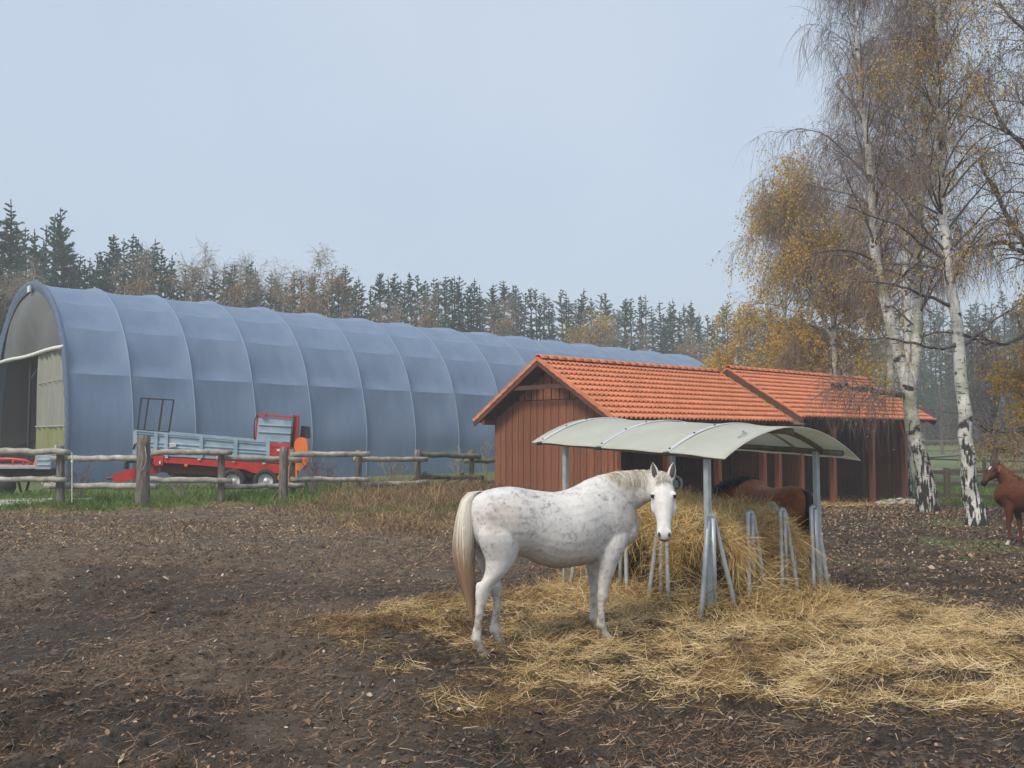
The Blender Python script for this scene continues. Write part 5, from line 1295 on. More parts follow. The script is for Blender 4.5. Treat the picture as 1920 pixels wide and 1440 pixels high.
    side = np.array([.28, -1, 0]); d = np.tile(side / np.linalg.norm(side), (n, 1)) * .75 + np.array([0, 0, .15]) + rg.normal(0, .16, (n, 3))
    clump = noise(t * 34, 0 * t, 0, 5); L = (.10 + .13 * clump) * (.55 + .45 * np.sin(np.clip(t * 1.1, 0, 1) * math.pi)) + .02
    tone = np.clip(.35 + .8 * (noise(t * 60, 0 * t, 0, 6) - .5) + rg.normal(0, .15, n), 0, 1); col = lerp3((.78, .74, .67), (.42, .33, .22), tone)
    strands_along(st, d, L, rg.uniform(.003, .006, n), 2.6, col, 'mane', root, 7, .22)
    n = 420; st = np.array(pt(-.02, 0, .02)[:])[None] + np.array(w[:])[None] * rg.uniform(-.05, .05, n)[:, None] + rg.normal(0, .008, (n, 3)); d = np.array((f * .6 + h * .5)[:])[None] + rg.normal(0, .25, (n, 3)) + np.array(w[:])[None] * .25
    strands_along(st, d, rg.uniform(.05, .13, n), rg.uniform(.003, .005, n), 1.2, lerp3((.80, .78, .74), (.58, .52, .44), rg.random(n)), 'forelock', root, 5, .3)
    def tc(z, rr, rg):
        t = np.clip((1.22 - z) / .38 + rg.normal(0, .2), 0, 1); dk = .75 + .35 * rg.random(); col = lerp3((.66, .61, .52), (.30, .20, .12), t); e = np.clip((.62 - z) / .3, 0, 1)[:, None]; return (col * (1 - e) + np.array([.36, .25, .14]) * e) * dk
    path = [(-.14, 0, 1.455), (-.21, 0, 1.445), (-.262, -.01, 1.38), (-.285, -.015, 1.26), (-.300, -.02, 1.10), (-.305, -.02, .95), (-.292, -.02, .80), (-.268, -.02, .66), (-.245, -.02, .54), (-.228, -.02, .42), (-.222, -.02, .34)]
    rad = [.030, .048, .064, .080, .094, .102, .096, .078, .056, .034, .014]
    V_, F_ = loft([(p, (1, 0, 0), (0, 1, 0), r * .8, r * .7) for p, r in zip(path[1:10], rad[1:10])], 14)
    core = mesh_obj('tail_core', V_, F_, M['hair'], root, True, col=lerp3((.70, .66, .58), (.34, .25, .16), np.clip((1.2 - np.array([v.z for v in V_])) / .5, 0, 1)) * .8)
    tl = hanging_tail(root, path, rad, 2600, tc)
    core.parent = tl
white_horse()

# ---- a generic horse for the other two
def simple_horse(name, loc, rz, sc, label, neck_ctrl, poll, axis, face, coat, mane_col, leg_col, legs, mat='coat_brown', blaze=None, white_foot=(), tail=True, vox=.014, seed=50, gloss=None, ear_fwd=None):
    root = empty(name, loc, R(rz), label, 'horse'); root.scale = (sc, sc, sc)
    T = [(-.27, 1.22, .07, .06), (-.245, 1.21, .15, .12), (-.19, 1.18, .215, .19), (-.10, 1.17, .258, .245), (.03, 1.165, .288, .28), (.18, 1.155, .298, .29), (.32, 1.13, .30, .285), (.48, 1.10, .315, .29), (.66, 1.08, .325, .295),
         (.82, 1.09, .34, .285), (.95, 1.12, .365, .262), (1.05, 1.14, .375, .24), (1.16, 1.15, .355, .23), (1.28, 1.14, .31, .22), (1.39, 1.12, .25, .195), (1.47, 1.11, .185, .155), (1.51, 1.10, .10, .10)]
    parts = [loft([((s, 0, z), (0, 1, 0), (0, 0, 1), ry, rz_) for s, z, rz_, ry in interp_path(T, 2)], 24)]
    def hind(y, sh): return [leg(interp_path([(-.05, y * .3, 1.30, .07, .04), (-.05, y * .8, 1.2, .15, .09), (-.035, y, 1.06, .19, .12), (-.01, y, .94, .175, .11), (sh * .15, y, .83, .13, .088), (-.045 + sh * .3, y * .98, .73, .095, .066), (-.11 + sh * .55, y * .93, .66, .076, .050), (-.155 + sh * .75, y * .88, .60, .072, .043), (-.172 + sh * .85, y * .86, .54, .060, .04),
            (-.18 + sh * .95, y * .85, .46, .042, .033), (-.20 + sh, y * .84, .34, .036, .029), (-.222 + sh, y * .82, .20, .042, .034), (-.22 + sh, y * .82, .155, .048, .038), (-.20 + sh, y * .82, .11, .038, .033), (-.17 + sh, y * .82, .06, .05, .046), (-.155 + sh, y * .82, .02, .058, .05)], 2))]
    def fore(y, sh): return [leg(interp_path([(1.24, y * .3, 1.26, .07, .04), (1.24, y * .8, 1.1, .12, .075), (1.2, y * .95, .95, .13, .09), (1.16 + sh * .2, y, .84, .11, .08), (1.12 + sh * .5, y, .70, .078, .06), (1.09 + sh * .8, y * .95, .56, .058, .047), (1.083 + sh, y * .9, .45, .052, .045), (1.07 + sh, y * .9, .36, .038, .033), (1.064 + sh, y * .9, .24, .035, .03), (1.068 + sh, y * .9, .17, .044, .037), (1.088 + sh, y * .9, .12, .036, .032), (1.12 + sh, y * .9, .06, .048, .044), (1.14 + sh, y * .9, .02, .055, .05)], 2))]
    parts += hind(-.155, legs[0]) + hind(.155, legs[1]) + fore(-.15, legs[2]) + fore(.15, legs[3])
    for s in (-1, 1): parts += [ell((.18, s * .2, .92), (.09, .07, .10)), ell((1.17, s * .155, 1.16), (.12, .08, .22), Matrix.Rotation(R(-18), 3, 'Y')), ell((1.36, s * .09, 1.05), (.085, .08, .10))]
    N = []
    for i, (c, rh, rw) in enumerate(neck_ctrl):
        c = Vector(c); a = Vector(neck_ctrl[max(i - 1, 0)][0]); b = Vector(neck_ctrl[min(i + 1, len(neck_ctrl) - 1)][0]); t = (b - a).normalized(); side = t.cross(Vector((0, 0, 1))).normalized(); N.append((c, side, side.cross(t), rw, rh))
    parts.append(loft(N, 20))
    hp_, pt, h, f, w, k = head_parts(poll, axis, face, .56); parts += hp_; inns = []
    for s in (-1, 1):
        b = pt(.0, s * .065, -.02); tp = b - h * .14 + w * (s * .03) + f * .03; e, inn = ear_part(b, tp, f + w * (s * .3), .036); parts.append(e); inns.append(inn)
    me = fuse(parts, vox, 5, 'body'); V = vcoords(me); body = bpy.data.objects.new('body', me); COL.objects.link(body); body.parent = root; me.materials.append(M[mat])
    n1 = fbm(V[:, 0] * 4, V[:, 1] * 4, V[:, 2] * 4, seed, 3); z = V[:, 2]
    c = lerp3(coat[0], coat[1], smooth((n1 - .35) / .3)); lg = smooth((.66 - z) / .15); c = c * (1 - lg[:, None]) + np.array(leg_col)[None] * lg[:, None]
    hv = V - np.array(poll); ht = hv @ np.array(h[:]); rad = np.linalg.norm(hv - np.outer(ht, np.array(h[:])), axis=1); mzz = smooth((ht - .40) / .12) * (rad < .2); c = c * (1 - mzz[:, None] * .7)
    if blaze:
        bl = (ht > .09) & (ht < .19) & (np.abs(hv @ np.array(w[:])) < blaze) & (hv @ np.array(f[:]) > .02) & (rad < .13); c[bl] = (.72, .70, .68)
    for (sx, sy) in white_foot:
        q = (z < .15) & (np.abs(V[:, 0] - sx) < .2) & (np.sign(V[:, 1]) == sy); c[q] = (.66, .62, .58)
    set_col(me, c)
    for inn in inns: mesh_obj('inner_ear', inn[0], inn[1], M['earin'], root, True)
    for s in (-1, 1):
        V_, F_ = ell(pt(.195, s * .104, .026), (.017, .017, .018)); mesh_obj('eye', V_, F_, M['eye'], root, True)
        V_, F_ = ell(pt(.572, s * .046, .024), (.012, .010, .02), Matrix((w, f, h)).transposed()); mesh_obj('nostril', V_, F_, M['nostril'], root, True)
    # mane
    rg = np.random.default_rng(seed); n = 4200; cr = [Vector(c_) + Vector((0, 0, 0)) + (N[i][2] * rh * .98) for i, (c_, rh, rw) in enumerate(neck_ctrl)]
    C = np.array([p[:] for p in cr]); t = rg.random(n); s = t * (len(C) - 1) * .999; i0 = s.astype(int); fr_ = (s - i0)[:, None]; st = C[i0] * (1 - fr_) + C[i0 + 1] * fr_ + rg.normal(0, .01, (n, 3))
    sd = np.array([N[int(q)][1][:] for q in i0]); sg = np.where(rg.random(n) < .5, -1, 1)[:, None]; d = sd * sg * .6 + np.array([0, 0, .35]) + rg.normal(0, .3, (n, 3))
    strands_along(st, d, rg.uniform(.07, .22, n), rg.uniform(.007, .012, n), 2.2, np.array(mane_col)[None] * rg.uniform(.6, 1.5, (n, 1)), 'mane', root, 5, .35, seed)
    if tail:
        path = [(-.14, 0, 1.42), (-.21, 0, 1.40), (-.26, 0, 1.32), (-.29, 0, 1.15), (-.30, 0, .95), (-.29, 0, .75), (-.27, 0, .55), (-.26, 0, .38)]; rd = [.03, .045, .055, .07, .085, .08, .055, .02]
        V_, F_ = loft([(p, (1, 0, 0), (0, 1, 0), r * .8, r * .8) for p, r in zip(path[1:], rd[1:])], 12); mc = np.tile(np.array(mane_col)[None], (len(V_), 1))
        core = mesh_obj('tail_core', V_, F_, M['hair'], root, True, col=mc); tl = hanging_tail(root, path, rd, 900, lambda z, rr, rg: np.array(mane_col)[None] * rg.uniform(.6, 1.5) + 0 * z[:, None], seed); core.parent = tl
    return root
BN = [((1.10, 0, 1.25), .25, .165), ((1.24, .02, 1.29), .225, .135), ((1.38, .06, 1.30), .19, .112), ((1.50, .14, 1.27), .165, .10), ((1.58, .24, 1.21), .14, .09), ((1.62, .34, 1.12), .12, .082), ((1.64, .42, 1.04), .10, .07)]
bay = simple_horse('bay_horse', (3.52, 11.25, 0), 108, .915, 'bay horse with a black mane eating hay from behind the feeder', BN, (1.63, .36, 1.16), (.35, .75, -.75), (.55, .5, .72),
                   ((.34, .125, .055), (.23, .08, .038)), (.012, .011, .012), (.018, .014, .013), (0, .12, 0, .1), white_foot=((-.2, -1),), seed=61)
FN_ = [((1.08, 0, 1.24), .23, .14), ((1.20, .02, 1.35), .185, .105), ((1.29, .04, 1.47), .15, .088), ((1.36, .07, 1.58), .128, .078), ((1.42, .11, 1.66), .108, .07), ((1.45, .14, 1.71), .088, .062)]
foal = simple_horse('chestnut_horse', (9.60, 15.6, -.02), 133, .82, 'chestnut horse with a white forehead mark at the right edge', FN_, (1.47, .15, 1.775), (.22, .66, -.74), (.32, .60, .70),
                    ((.115, .036, .018), (.065, .022, .012)), (.20, .07, .03), (.10, .04, .024), (0, .1, .0, .14), blaze=.02, white_foot=((1.15, 1),), seed=71)

# ------------------------------------------------------------------ trees
def tubes_np(paths, radii, n=4):
    """many polylines (all same point count) -> verts, quads; paths (m,k,3), radii (m,k)"""
    m, k, _ = paths.shape; t = np.gradient(paths, axis=1); t /= np.linalg.norm(t, axis=2, keepdims=True) + 1e-9
    ref = np.where(np.abs(t[..., 2:3]) > .9, np.array([1., 0, 0]), np.array([0, 0, 1.])); a = np.cross(t, ref); a /= np.linalg.norm(a, axis=2, keepdims=True) + 1e-9; b = np.cross(t, a)
    ang = np.arange(n) * 2 * math.pi / n; V = paths[:, :, None] + (a[:, :, None] * np.cos(ang)[None, None, :, None] + b[:, :, None] * np.sin(ang)[None, None, :, None]) * radii[:, :, None, None]
    i = np.arange(m * k * n).reshape(m, k, n); j = np.roll(i, -1, 2)
    F = np.stack([i[:, :-1], j[:, :-1], j[:, 1:], i[:, 1:]], -1).reshape(-1, 4); return V.reshape(-1, 3), F
def resample(pts, k):
    pts = np.array([list(p) for p in pts], float); d = np.r_[0, np.cumsum(np.linalg.norm(np.diff(pts, axis=0), axis=1))]; s = np.linspace(0, d[-1], k)
    return np.stack([np.interp(s, d, pts[:, i]) for i in range(3)], 1)
def smooth_path(pts, k):
    q = [Vector(p) for p in pts]; return resample(catmull(q, 6), k)

def birch(loc, stems, label, seed, n_branch=60, twigs=9000, leaves=2500, leaf_mat='leaf_yellow', leaf_tone=(.6, .18), crown=(.25, 1.0), spread=2.6, name='birch_tree', droop=1.6, cat='tree', group=None,
          twig_w=(.006, .012), leaf_size=.03, leaf_z=None, trunk_mat='birch', twig_mat='twig', extra_limbs=(), twig_len=(.5, 1.5), side_bias=None, up=.55):
    rg = np.random.default_rng(seed); root = empty(name, loc, 0, label, cat, group); root_l = np.array(loc, float)
    # stems: list of (points local, r0, r1)
    br_paths = []; br_rad = []
    for si, (pts, r0, r1) in enumerate(stems):
        P_ = smooth_path(pts, 34); P_[1:-1] += rg.normal(0, .02, (32, 3)); rr = np.linspace(1, 0, 34) ** 1.05 * (r0 - r1) + r1
        if si == 0: rr[:4] *= np.array([1.5, 1.22, 1.08, 1.02])
        V, F = tubes_np(P_[None], rr[None], 14); ang = rg.normal(0, .035, len(V)); c = np.repeat(P_, 14, 0); V = c + (V - c) * (1 + ang)[:, None]
        mesh_obj('trunk' if si == 0 else 'stem', V, F, M[trunk_mat], root, True)
        zt = P_[-1, 2]; nb = max(4, int(n_branch * np.linalg.norm(P_[-1] - P_[0]) / sum(np.linalg.norm(np.array(s[0][-1]) - np.array(s[0][0])) for s in stems)))
        for b in range(nb):
            t = crown[0] + (crown[1] - crown[0]) * (b + rg.random()) / nb
            if si > 0: t = .12 + .88 * (b + rg.random()) / nb
            i = min(int(t * 33), 32); p0 = P_[i]; az = rg.uniform(0, 2 * math.pi)
            if side_bias is not None and rg.random() < side_bias[1]: az = side_bias[0] + rg.normal(0, .6)
            hrel = p0[2] / zt; L = spread * (1.05 - .62 * hrel ** 2) * rg.uniform(.55, 1.15) * (.55 + .9 * min(1, hrel * 1.8))
            elev = up + .65 * hrel + rg.normal(0, .15); d = np.array([math.cos(az) * math.cos(elev), math.sin(az) * math.cos(elev), math.sin(elev)]); q = [p0]; k = 11
            for j in range(k):
                d = d + rg.normal(0, .10, 3); d[2] -= droop * (j / k) ** 1.5 * .16; d /= np.linalg.norm(d); q.append(q[-1] + d * L / k)
            br_paths.append(np.array(q)); br_rad.append(np.linspace(1, .12, k + 1) * rr[i] * min(.42, .16 + .10 * L / spread + .03) )
    for pts, r0, r1 in extra_limbs:
        br_paths.append(resample(pts, 12) + np.r_[[np.zeros(3)], rg.normal(0, .03, (11, 3))]); br_rad.append(np.linspace(r0, r1, 12))
    B = np.array(br_paths); Rb = np.array(br_rad); V, F = tubes_np(B, Rb, 5); lb = mesh_obj('branches', V, F, M['limb'], root, True); lb['kind'] = 'stuff'
    # secondary branches
    m = len(B); ns = m * 7; src = rg.integers(0, m, ns); tt = rg.uniform(.22, 1.0, ns); ii = np.minimum((tt * 11).astype(int), 10); p = B[src, ii] * (1 - (tt * 11 - ii))[:, None] + B[src, ii + 1] * (tt * 11 - ii)[:, None]
    dd = B[src, ii + 1] - B[src, ii]; dd /= np.linalg.norm(dd, axis=1, keepdims=True); d = dd * .9 + rnd_dirs(ns, rg) * .85; d[:, 2] += .1; d /= np.linalg.norm(d, axis=1, keepdims=True); L = rg.uniform(.35, 1.15, ns) * spread * .36; K = 7; pts = [p]
    for j in range(K):
        d = d + rg.normal(0, .12, (ns, 3)); d[:, 2] -= droop * .13 * (j / K + .1); d /= np.linalg.norm(d, axis=1, keepdims=True); pts.append(pts[-1] + d * (L / K)[:, None])
    S = np.stack(pts, 1); Rs = np.linspace(1, .25, K + 1)[None] * (Rb[src, ii] * .45 + .004)[:, None]; V, F = tubes_np(S, Rs, 3); sb = mesh_obj('side_branches', V, F, M[twig_mat], root, False); sb['kind'] = 'stuff'
    # hanging twigs
    src = rg.integers(0, ns, twigs); tt = rg.uniform(.15, 1, twigs) * (K - .001); ii = tt.astype(int); fr = (tt - ii)[:, None]; p = S[src, ii] * (1 - fr) + S[src, ii + 1] * fr
    d = (S[src, ii + 1] - S[src, ii]); d /= np.linalg.norm(d, axis=1, keepdims=True); d = d * .6 + rnd_dirs(twigs, rg) * .8; L = rg.uniform(*twig_len, twigs)
    V, F, pp = ribbons(p, d, L, rg.uniform(*twig_w, twigs), 5, droop=droop * 1.5, curl=.45, rng=rg)
    parts = mesh_obj('twigs', V, F, M[twig_mat], root); parts['kind'] = 'stuff'
    TP = np.stack(pp, 1)
    # short shoots off the twigs
    n2 = int(twigs * .9); src = rg.integers(0, twigs, n2); ii = rg.integers(1, 5, n2); p = TP[src, ii]; d = (TP[src, ii + 1] - TP[src, ii]); d /= np.linalg.norm(d, axis=1, keepdims=True); d = d * .8 + rnd_dirs(n2, rg) * .6
    V, F, _ = ribbons(p, d, rg.uniform(.12, .45, n2), rg.uniform(twig_w[0] * .8, twig_w[1] * .75, n2), 2, droop=droop * .8, curl=.3, rng=rg); q = mesh_obj('twigs', V, F, M[twig_mat], root); q['kind'] = 'stuff'
    if leaves:
        lsrc = rg.integers(0, twigs, leaves * 4); ii = rg.integers(1, 6, leaves * 4); p = TP[lsrc, ii] + rg.normal(0, .06, (leaves * 4, 3))
        wgt = smooth((fbm(p[:, 0] * .55 + seed, p[:, 1] * .55, p[:, 2] * .5, seed, 3) - .42) / .14)
        if leaf_z: wgt = wgt * np.interp(p[:, 2], [a for a, b in leaf_z], [b for a, b in leaf_z])
        k = np.nonzero(rg.random(len(p)) < wgt)[0][:leaves]; p = p[k]; n = len(p); s = leaf_size * rg.uniform(.6, 1.3, n)[:, None]
        u = rnd_dirs(n, rg); v = np.cross(u, rnd_dirs(n, rg)); v /= np.linalg.norm(v, axis=1, keepdims=True); V = np.stack([p - u * s, p + v * s * .75 - u * s * .1, p + u * s * 1.1, p - v * s * .75 - u * s * .1], 1).reshape(-1, 3)
        tone = np.clip(rg.normal(*leaf_tone, n) + .5 * (fbm(p[:, 0], p[:, 1], p[:, 2], seed + 9, 2) - .5), 0, 1)
        o = mesh_obj('leaves', V, np.arange(n * 4).reshape(-1, 4), M[leaf_mat], root, var=np.repeat(tone, 4)); o['kind'] = 'stuff'
    return root
def L3(px, py, Y, o): p = at(px, py, Y); return (p.x - o[0], p.y - o[1], p.z - o[2])
def base_at(px, py, Y):
    p = at(px, py, Y); return (p.x, Y, float(gz(np.array(p.x), np.array(Y))) - .05)
# the left white birch, two leading stems
o1 = base_at(1742, 960, 25.4)
j1 = L3(1716, 730, 25.4, o1)
birch(o1, [([(0, 0, 0), L3(1733, 900, 25.3, o1), L3(1722, 850, 25.3, o1), L3(1712, 790, 25.4, o1), L3(1705, 735, 25.4, o1), L3(1685, 660, 25.4, o1), L3(1668, 600, 25.5, o1), L3(1648, 520, 25.5, o1), L3(1638, 430, 25.6, o1), L3(1630, 300, 25.6, o1), L3(1610, 120, 25.5, o1), L3(1590, -60, 25.5, o1)], .235, .02),
           ([L3(1706, 740, 25.45, o1), L3(1714, 680, 25.5, o1), L3(1722, 600, 25.7, o1), L3(1720, 480, 25.9, o1), L3(1728, 330, 26, o1), L3(1745, 150, 26, o1), L3(1760, -80, 26, o1)], .16, .02)],
      'white birch by the shelter end, its trunk forking into two tall stems', 101, 80, 10000, 3000, leaf_tone=(.55, .2), crown=(.40, 1), spread=2.5, twig_len=(.4, 1.4), leaf_size=.027,
      extra_limbs=5 * [([L3(1707, 742, 25.4, o1), L3(1670, 738, 25.2, o1), L3(1600, 726, 24.9, o1), L3(1560, 722, 24.8, o1)], .05, .012)])
o2 = base_at(1832, 1000, 19.9)
birch(o2, [([(0, 0, 0), L3(1822, 930, 19.9, o2), L3(1815, 870, 19.9, o2), L3(1808, 790, 19.9, o2), L3(1803, 720, 19.9, o2), L3(1797, 640, 20, o2), L3(1786, 560, 20, o2), L3(1776, 480, 20.1, o2), L3(1768, 400, 20.2, o2), L3(1764, 280, 20.2, o2), L3(1760, 120, 20.2, o2), L3(1764, -120, 20.2, o2)], .165, .03)],
      'slim white birch standing in front, right of the forked birch', 103, 56, 5600, 7500, leaf_tone=(.66, .2), crown=(.40, 1), spread=2.0, twig_len=(.3, 1.1), leaf_size=.026, leaf_z=((0, 0), (1.5, .6), (3.5, 1.0), (4.2, .5), (5, .3), (7, .9), (11, .9), (12.5, .2)),
      extra_limbs=[([L3(1799, 640, 20, o2), L3(1770, 655, 19.8, o2), L3(1720, 642, 19.6, o2), L3(1640, 632, 19.4, o2), L3(1600, 640, 19.3, o2)], .045, .01), ([L3(1776, 485, 20.1, o2), L3(1740, 462, 20, o2), L3(1690, 430, 19.8, o2), L3(1640, 405, 19.7, o2), L3(1590, 385, 19.6, o2)], .04, .01),
                   ([L3(1784, 575, 20, o2), L3(1750, 560, 19.9, o2), L3(1700, 542, 19.8, o2), L3(1660, 530, 19.7, o2), L3(1600, 528, 19.6, o2)], .045, .01),
                   ([L3(1800, 650, 20, o2), L3(1830, 630, 20.2, o2), L3(1870, 600, 20.3, o2), L3(1915, 565, 20.4, o2)], .04, .01)])
# grey bare birches between and behind
o3 = base_at(1668, 900, 44)
birch(o3, [([(0, 0, 0), L3(1668, 700, 44, o3), L3(1664, 560, 44, o3), L3(1660, 400, 44, o3), L3(1655, 250, 44, o3), L3(1650, 90, 44, o3)], .26, .03)], 'bare grey birch behind the shelters, seen through the forked birch', 107, 55, 4600, 0, crown=(.38, 1), spread=4.0, twig_w=(.010, .018), twig_len=(.6, 2.2))
o4 = base_at(1700, 900, 38)
birch(o4, [([(0, 0, 0), L3(1700, 760, 38, o4), L3(1702, 600, 38, o4), L3(1698, 440, 38, o4), L3(1702, 250, 38, o4), L3(1690, 60, 38, o4), L3(1690, -60, 38, o4)], .2, .03)], 'tall bare birch with a pale trunk just beyond the shelter end', 109, 50, 4400, 1200, crown=(.38, 1), spread=3.4, twig_w=(.009, .016), twig_len=(.6, 2.0), leaf_size=.05)
# the yellow birches behind the shelters
o5 = base_at(1562, 880, 44)
birch(o5, [([(0, 0, 0), L3(1563, 700, 44, o5), L3(1562, 600, 44, o5), L3(1558, 500, 44, o5), L3(1540, 430, 44, o5), L3(1515, 360, 44, o5)], .24, .03), ([L3(1562, 640, 44, o5), L3(1530, 560, 44, o5), L3(1500, 480, 44, o5), L3(1480, 390, 44, o5)], .12, .02)],
      'yellow leaved birch rising over the roof of the farther shelter', 113, 80, 8000, 46000, leaf_tone=(.66, .14), crown=(.2, 1), spread=4.3, twig_w=(.010, .018), twig_len=(.7, 2.4), leaf_size=.055, leaf_z=((0, .6), (6, 1), (9, .7), (11, .55), (13, .25)))
o6 = base_at(1455, 880, 49)
birch(o6, [([(0, 0, 0), L3(1458, 700, 49, o6), L3(1470, 600, 49, o6), L3(1480, 500, 49, o6), L3(1478, 420, 49, o6)], .2, .03)],
      'small golden birch left of the big yellow one, behind the roof gap', 117, 50, 5000, 32000, leaf_tone=(.70, .12), crown=(.2, 1), spread=3.6, twig_w=(.010, .018), twig_len=(.7, 2.0), leaf_size=.06, leaf_z=((0, .9), (6, 1), (8, .6), (12, .3)))
# big tree just outside the frame on the right, limbs reaching in
o7 = (14.2, 21.4, -.12)
lims = [([L3(1990, 560, 21.4, o7), L3(1935, 480, 21.2, o7), L3(1915, 445, 21, o7), L3(1880, 390, 20.9, o7), L3(1858, 340, 20.8, o7), L3(1838, 300, 20.8, o7)], .085, .02), ([L3(1990, 420, 21.4, o7), L3(1925, 280, 21.2, o7), L3(1880, 240, 21.1, o7), L3(1850, 175, 21, o7)], .06, .012),
        ([L3(1995, 180, 21.4, o7), L3(1950, 90, 21.2, o7), L3(1905, 40, 21.1, o7), L3(1870, 5, 21, o7)], .05, .01), ([L3(1985, 620, 21.4, o7), L3(1930, 625, 21.2, o7), L3(1880, 648, 21, o7), L3(1830, 635, 20.9, o7), L3(1790, 625, 20.9, o7)], .055, .01),
        ([L3(1985, 780, 21.4, o7), L3(1935, 802, 21, o7), L3(1890, 812, 20.8, o7), L3(1850, 806, 20.6, o7), L3(1838, 800, 20.6, o7)], .05, .012), ([L3(1990, 480, 21.4, o7), L3(1930, 478, 21.2, o7), L3(1880, 455, 21.1, o7), L3(1840, 460, 21, o7)], .05, .01)]
birch(o7, [([(0, 0, 0), (-.05, 0, 3), (0, .1, 7), (.1, .1, 12), (.2, 0, 17)], .26, .05)], 'large birch at the right edge, only its drooping limbs in view', 121, 60, 5600, 8000, leaf_tone=(.35, .2), crown=(.38, 1), spread=3.6, side_bias=(math.pi, .6),
      extra_limbs=lims * 3, twig_len=(.35, 1.3), leaf_size=.026, leaf_z=((0, 1), (5, .2), (8, .4), (10, 1), (16, 1)))
o8 = (15.7, 24.6, -.3)
birch(o8, [([(0, 0, 0), (-.2, 0, 1.5), (-.5, 0, 3), (-.8, .1, 4.6)], .12, .02)], 'small tree with bright orange yellow leaves at the right edge', 123, 34, 4200, 11000, leaf_tone=(.8, .12), crown=(.25, 1), spread=2.6, side_bias=(math.pi, .65), twig_len=(.2, .6), leaf_size=.048, droop=.6,
      extra_limbs=[([(-.3, 0, 2.2), (-1.2, -.2, 1.75), (-2.2, -.3, 1.75), (-3.0, -.4, 2.0)], .05, .012)] * 3, trunk_mat='limb')

# ---- conifers: a few prototypes, copied with shared meshes
def pine(seed, H=17., low=.12, w=2.6, dens=1.):
    rg = np.random.default_rng(seed); root = empty('pine_tree', (0, 0, 0)); k = 14; z = np.linspace(0, H, k); P_ = np.stack([np.cumsum(rg.normal(0, .06, k)), np.cumsum(rg.normal(0, .06, k)), z], 1)
    V, F = tubes_np(P_[None], np.linspace(.22, .03, k)[None], 6); mesh_obj('trunk', V, F, M['bark_pine'], root, True)
    bp = []; zz = low * H
    while zz < H * .985:
        t = zz / H; nb = rg.integers(3, 6); prof_ = w * (1 - t) ** .68 * (.6 + .4 * min(1, (t - low) * 5 + .3)) + .10
        for b in range(nb):
            az = rg.uniform(0, 6.28); L = prof_ * rg.uniform(.4, 1.2) * (1.0 if rg.random() > .12 else .45); el = .0 + .40 * t ** 2.5 + rg.normal(0, .14); c = np.array([np.interp(zz, z, P_[:, 0]), np.interp(zz, z, P_[:, 1]), zz]); d = np.array([math.cos(az) * math.cos(el), math.sin(az) * math.cos(el), math.sin(el)]); q = [c]
            for j in range(5): d = d + rg.normal(0, .06, 3); d[2] += .05; d /= np.linalg.norm(d); q.append(q[-1] + d * L / 5)
            bp.append(q)
        zz += rg.uniform(.42, .75) * (1.0 if t < .8 else .5)
    B = np.array(bp); m = len(B); V, F = tubes_np(B, np.linspace(.05, .01, 6)[None] * np.ones((m, 1)), 3); lb = mesh_obj('branches', V, F, M['bark_pine'], root); lb['kind'] = 'stuff'
    # needle sprays: fans of thin triangles at points along branches
    n = int(m * 30 * dens); src = rg.integers(0, m, n); tt = rg.uniform(.22, 1, n) ** .8 * 4.999; ii = tt.astype(int); fr = (tt - ii)[:, None]; p = B[src, ii] * (1 - fr) + B[src, ii + 1] * fr
    L = np.linalg.norm(B[src, -1] - B[src, 0], axis=1); p = p + rnd_dirs(n, rg) * (np.minimum(.30, .16 * L) * rg.random(n))[:, None] * np.array([1, 1, .55])
    od = B[src, ii + 1] - B[src, ii]; od /= np.linalg.norm(od, axis=1, keepdims=True)
    NN = 7; pr = np.repeat(p, NN, 0); d = np.repeat(od, NN, 0) * .7 + rnd_dirs(n * NN, rg) * .8 + np.array([0, 0, .12]); d /= np.linalg.norm(d, axis=1, keepdims=True); s = np.cross(d, rnd_dirs(n * NN, rg)); s /= np.linalg.norm(s, axis=1, keepdims=True)
    LL = (rg.uniform(.10, .24, n * NN) * np.repeat(np.clip(.30 + .42 * L, .3, 1), NN))[:, None]; ww = rg.uniform(.012, .028, n * NN)[:, None]; V = np.stack([pr - s * ww, pr + s * ww, pr + d * LL], 1).reshape(-1, 3)
    tone = np.repeat(np.repeat(np.clip(rg.normal(.5, .2, n) + .0, 0, 1), NN), 3); o = mesh_obj('needles', V, np.arange(n * NN * 3).reshape(-1, 3), M['needle'], root, var=tone); o['kind'] = 'stuff'
    return root
def far_birch(seed, H=14., leaf=2600, mat='leaf_tan', tone=(.5, .2)):
    rg = np.random.default_rng(seed)
    return birch((0, 0, 0), [([(0, 0, 0), (rg.normal(0, .2), 0, H * .35), (rg.normal(0, .4), 0, H * .7), (rg.normal(0, .5), 0, H)], .15, .02), ([(0, 0, H * .2), (rg.choice([-1, 1]) * .8, 0, H * .5), (rg.choice([-1, 1]) * 1.4, 0, H * .9)], .1, .02)],
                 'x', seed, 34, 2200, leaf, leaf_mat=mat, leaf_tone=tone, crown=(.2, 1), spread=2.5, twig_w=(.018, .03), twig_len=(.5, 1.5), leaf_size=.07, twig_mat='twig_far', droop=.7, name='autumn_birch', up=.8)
def place(proto, x, y, h, rz, label, cat, group, first):
    o = proto if first else copy_tree(proto); o.location = (x, y, float(relief(np.array(x), np.array(y))) - .2); o.scale = (h, h, h * 1.0); o.rotation_euler = (0, 0, rz); tag(o, label, cat, group); return o
pines = [pine(s, 17, low=l, w=w_, dens=d_) for s, l, w_, d_ in ((1, .22, 3.0, 1), (2, .16, 2.7, 1.0), (3, .30, 3.6, .9), (4, .14, 2.4, 1.1), (5, .25, 3.0, .8), (6, .18, 3.3, 1.))]
used = set()
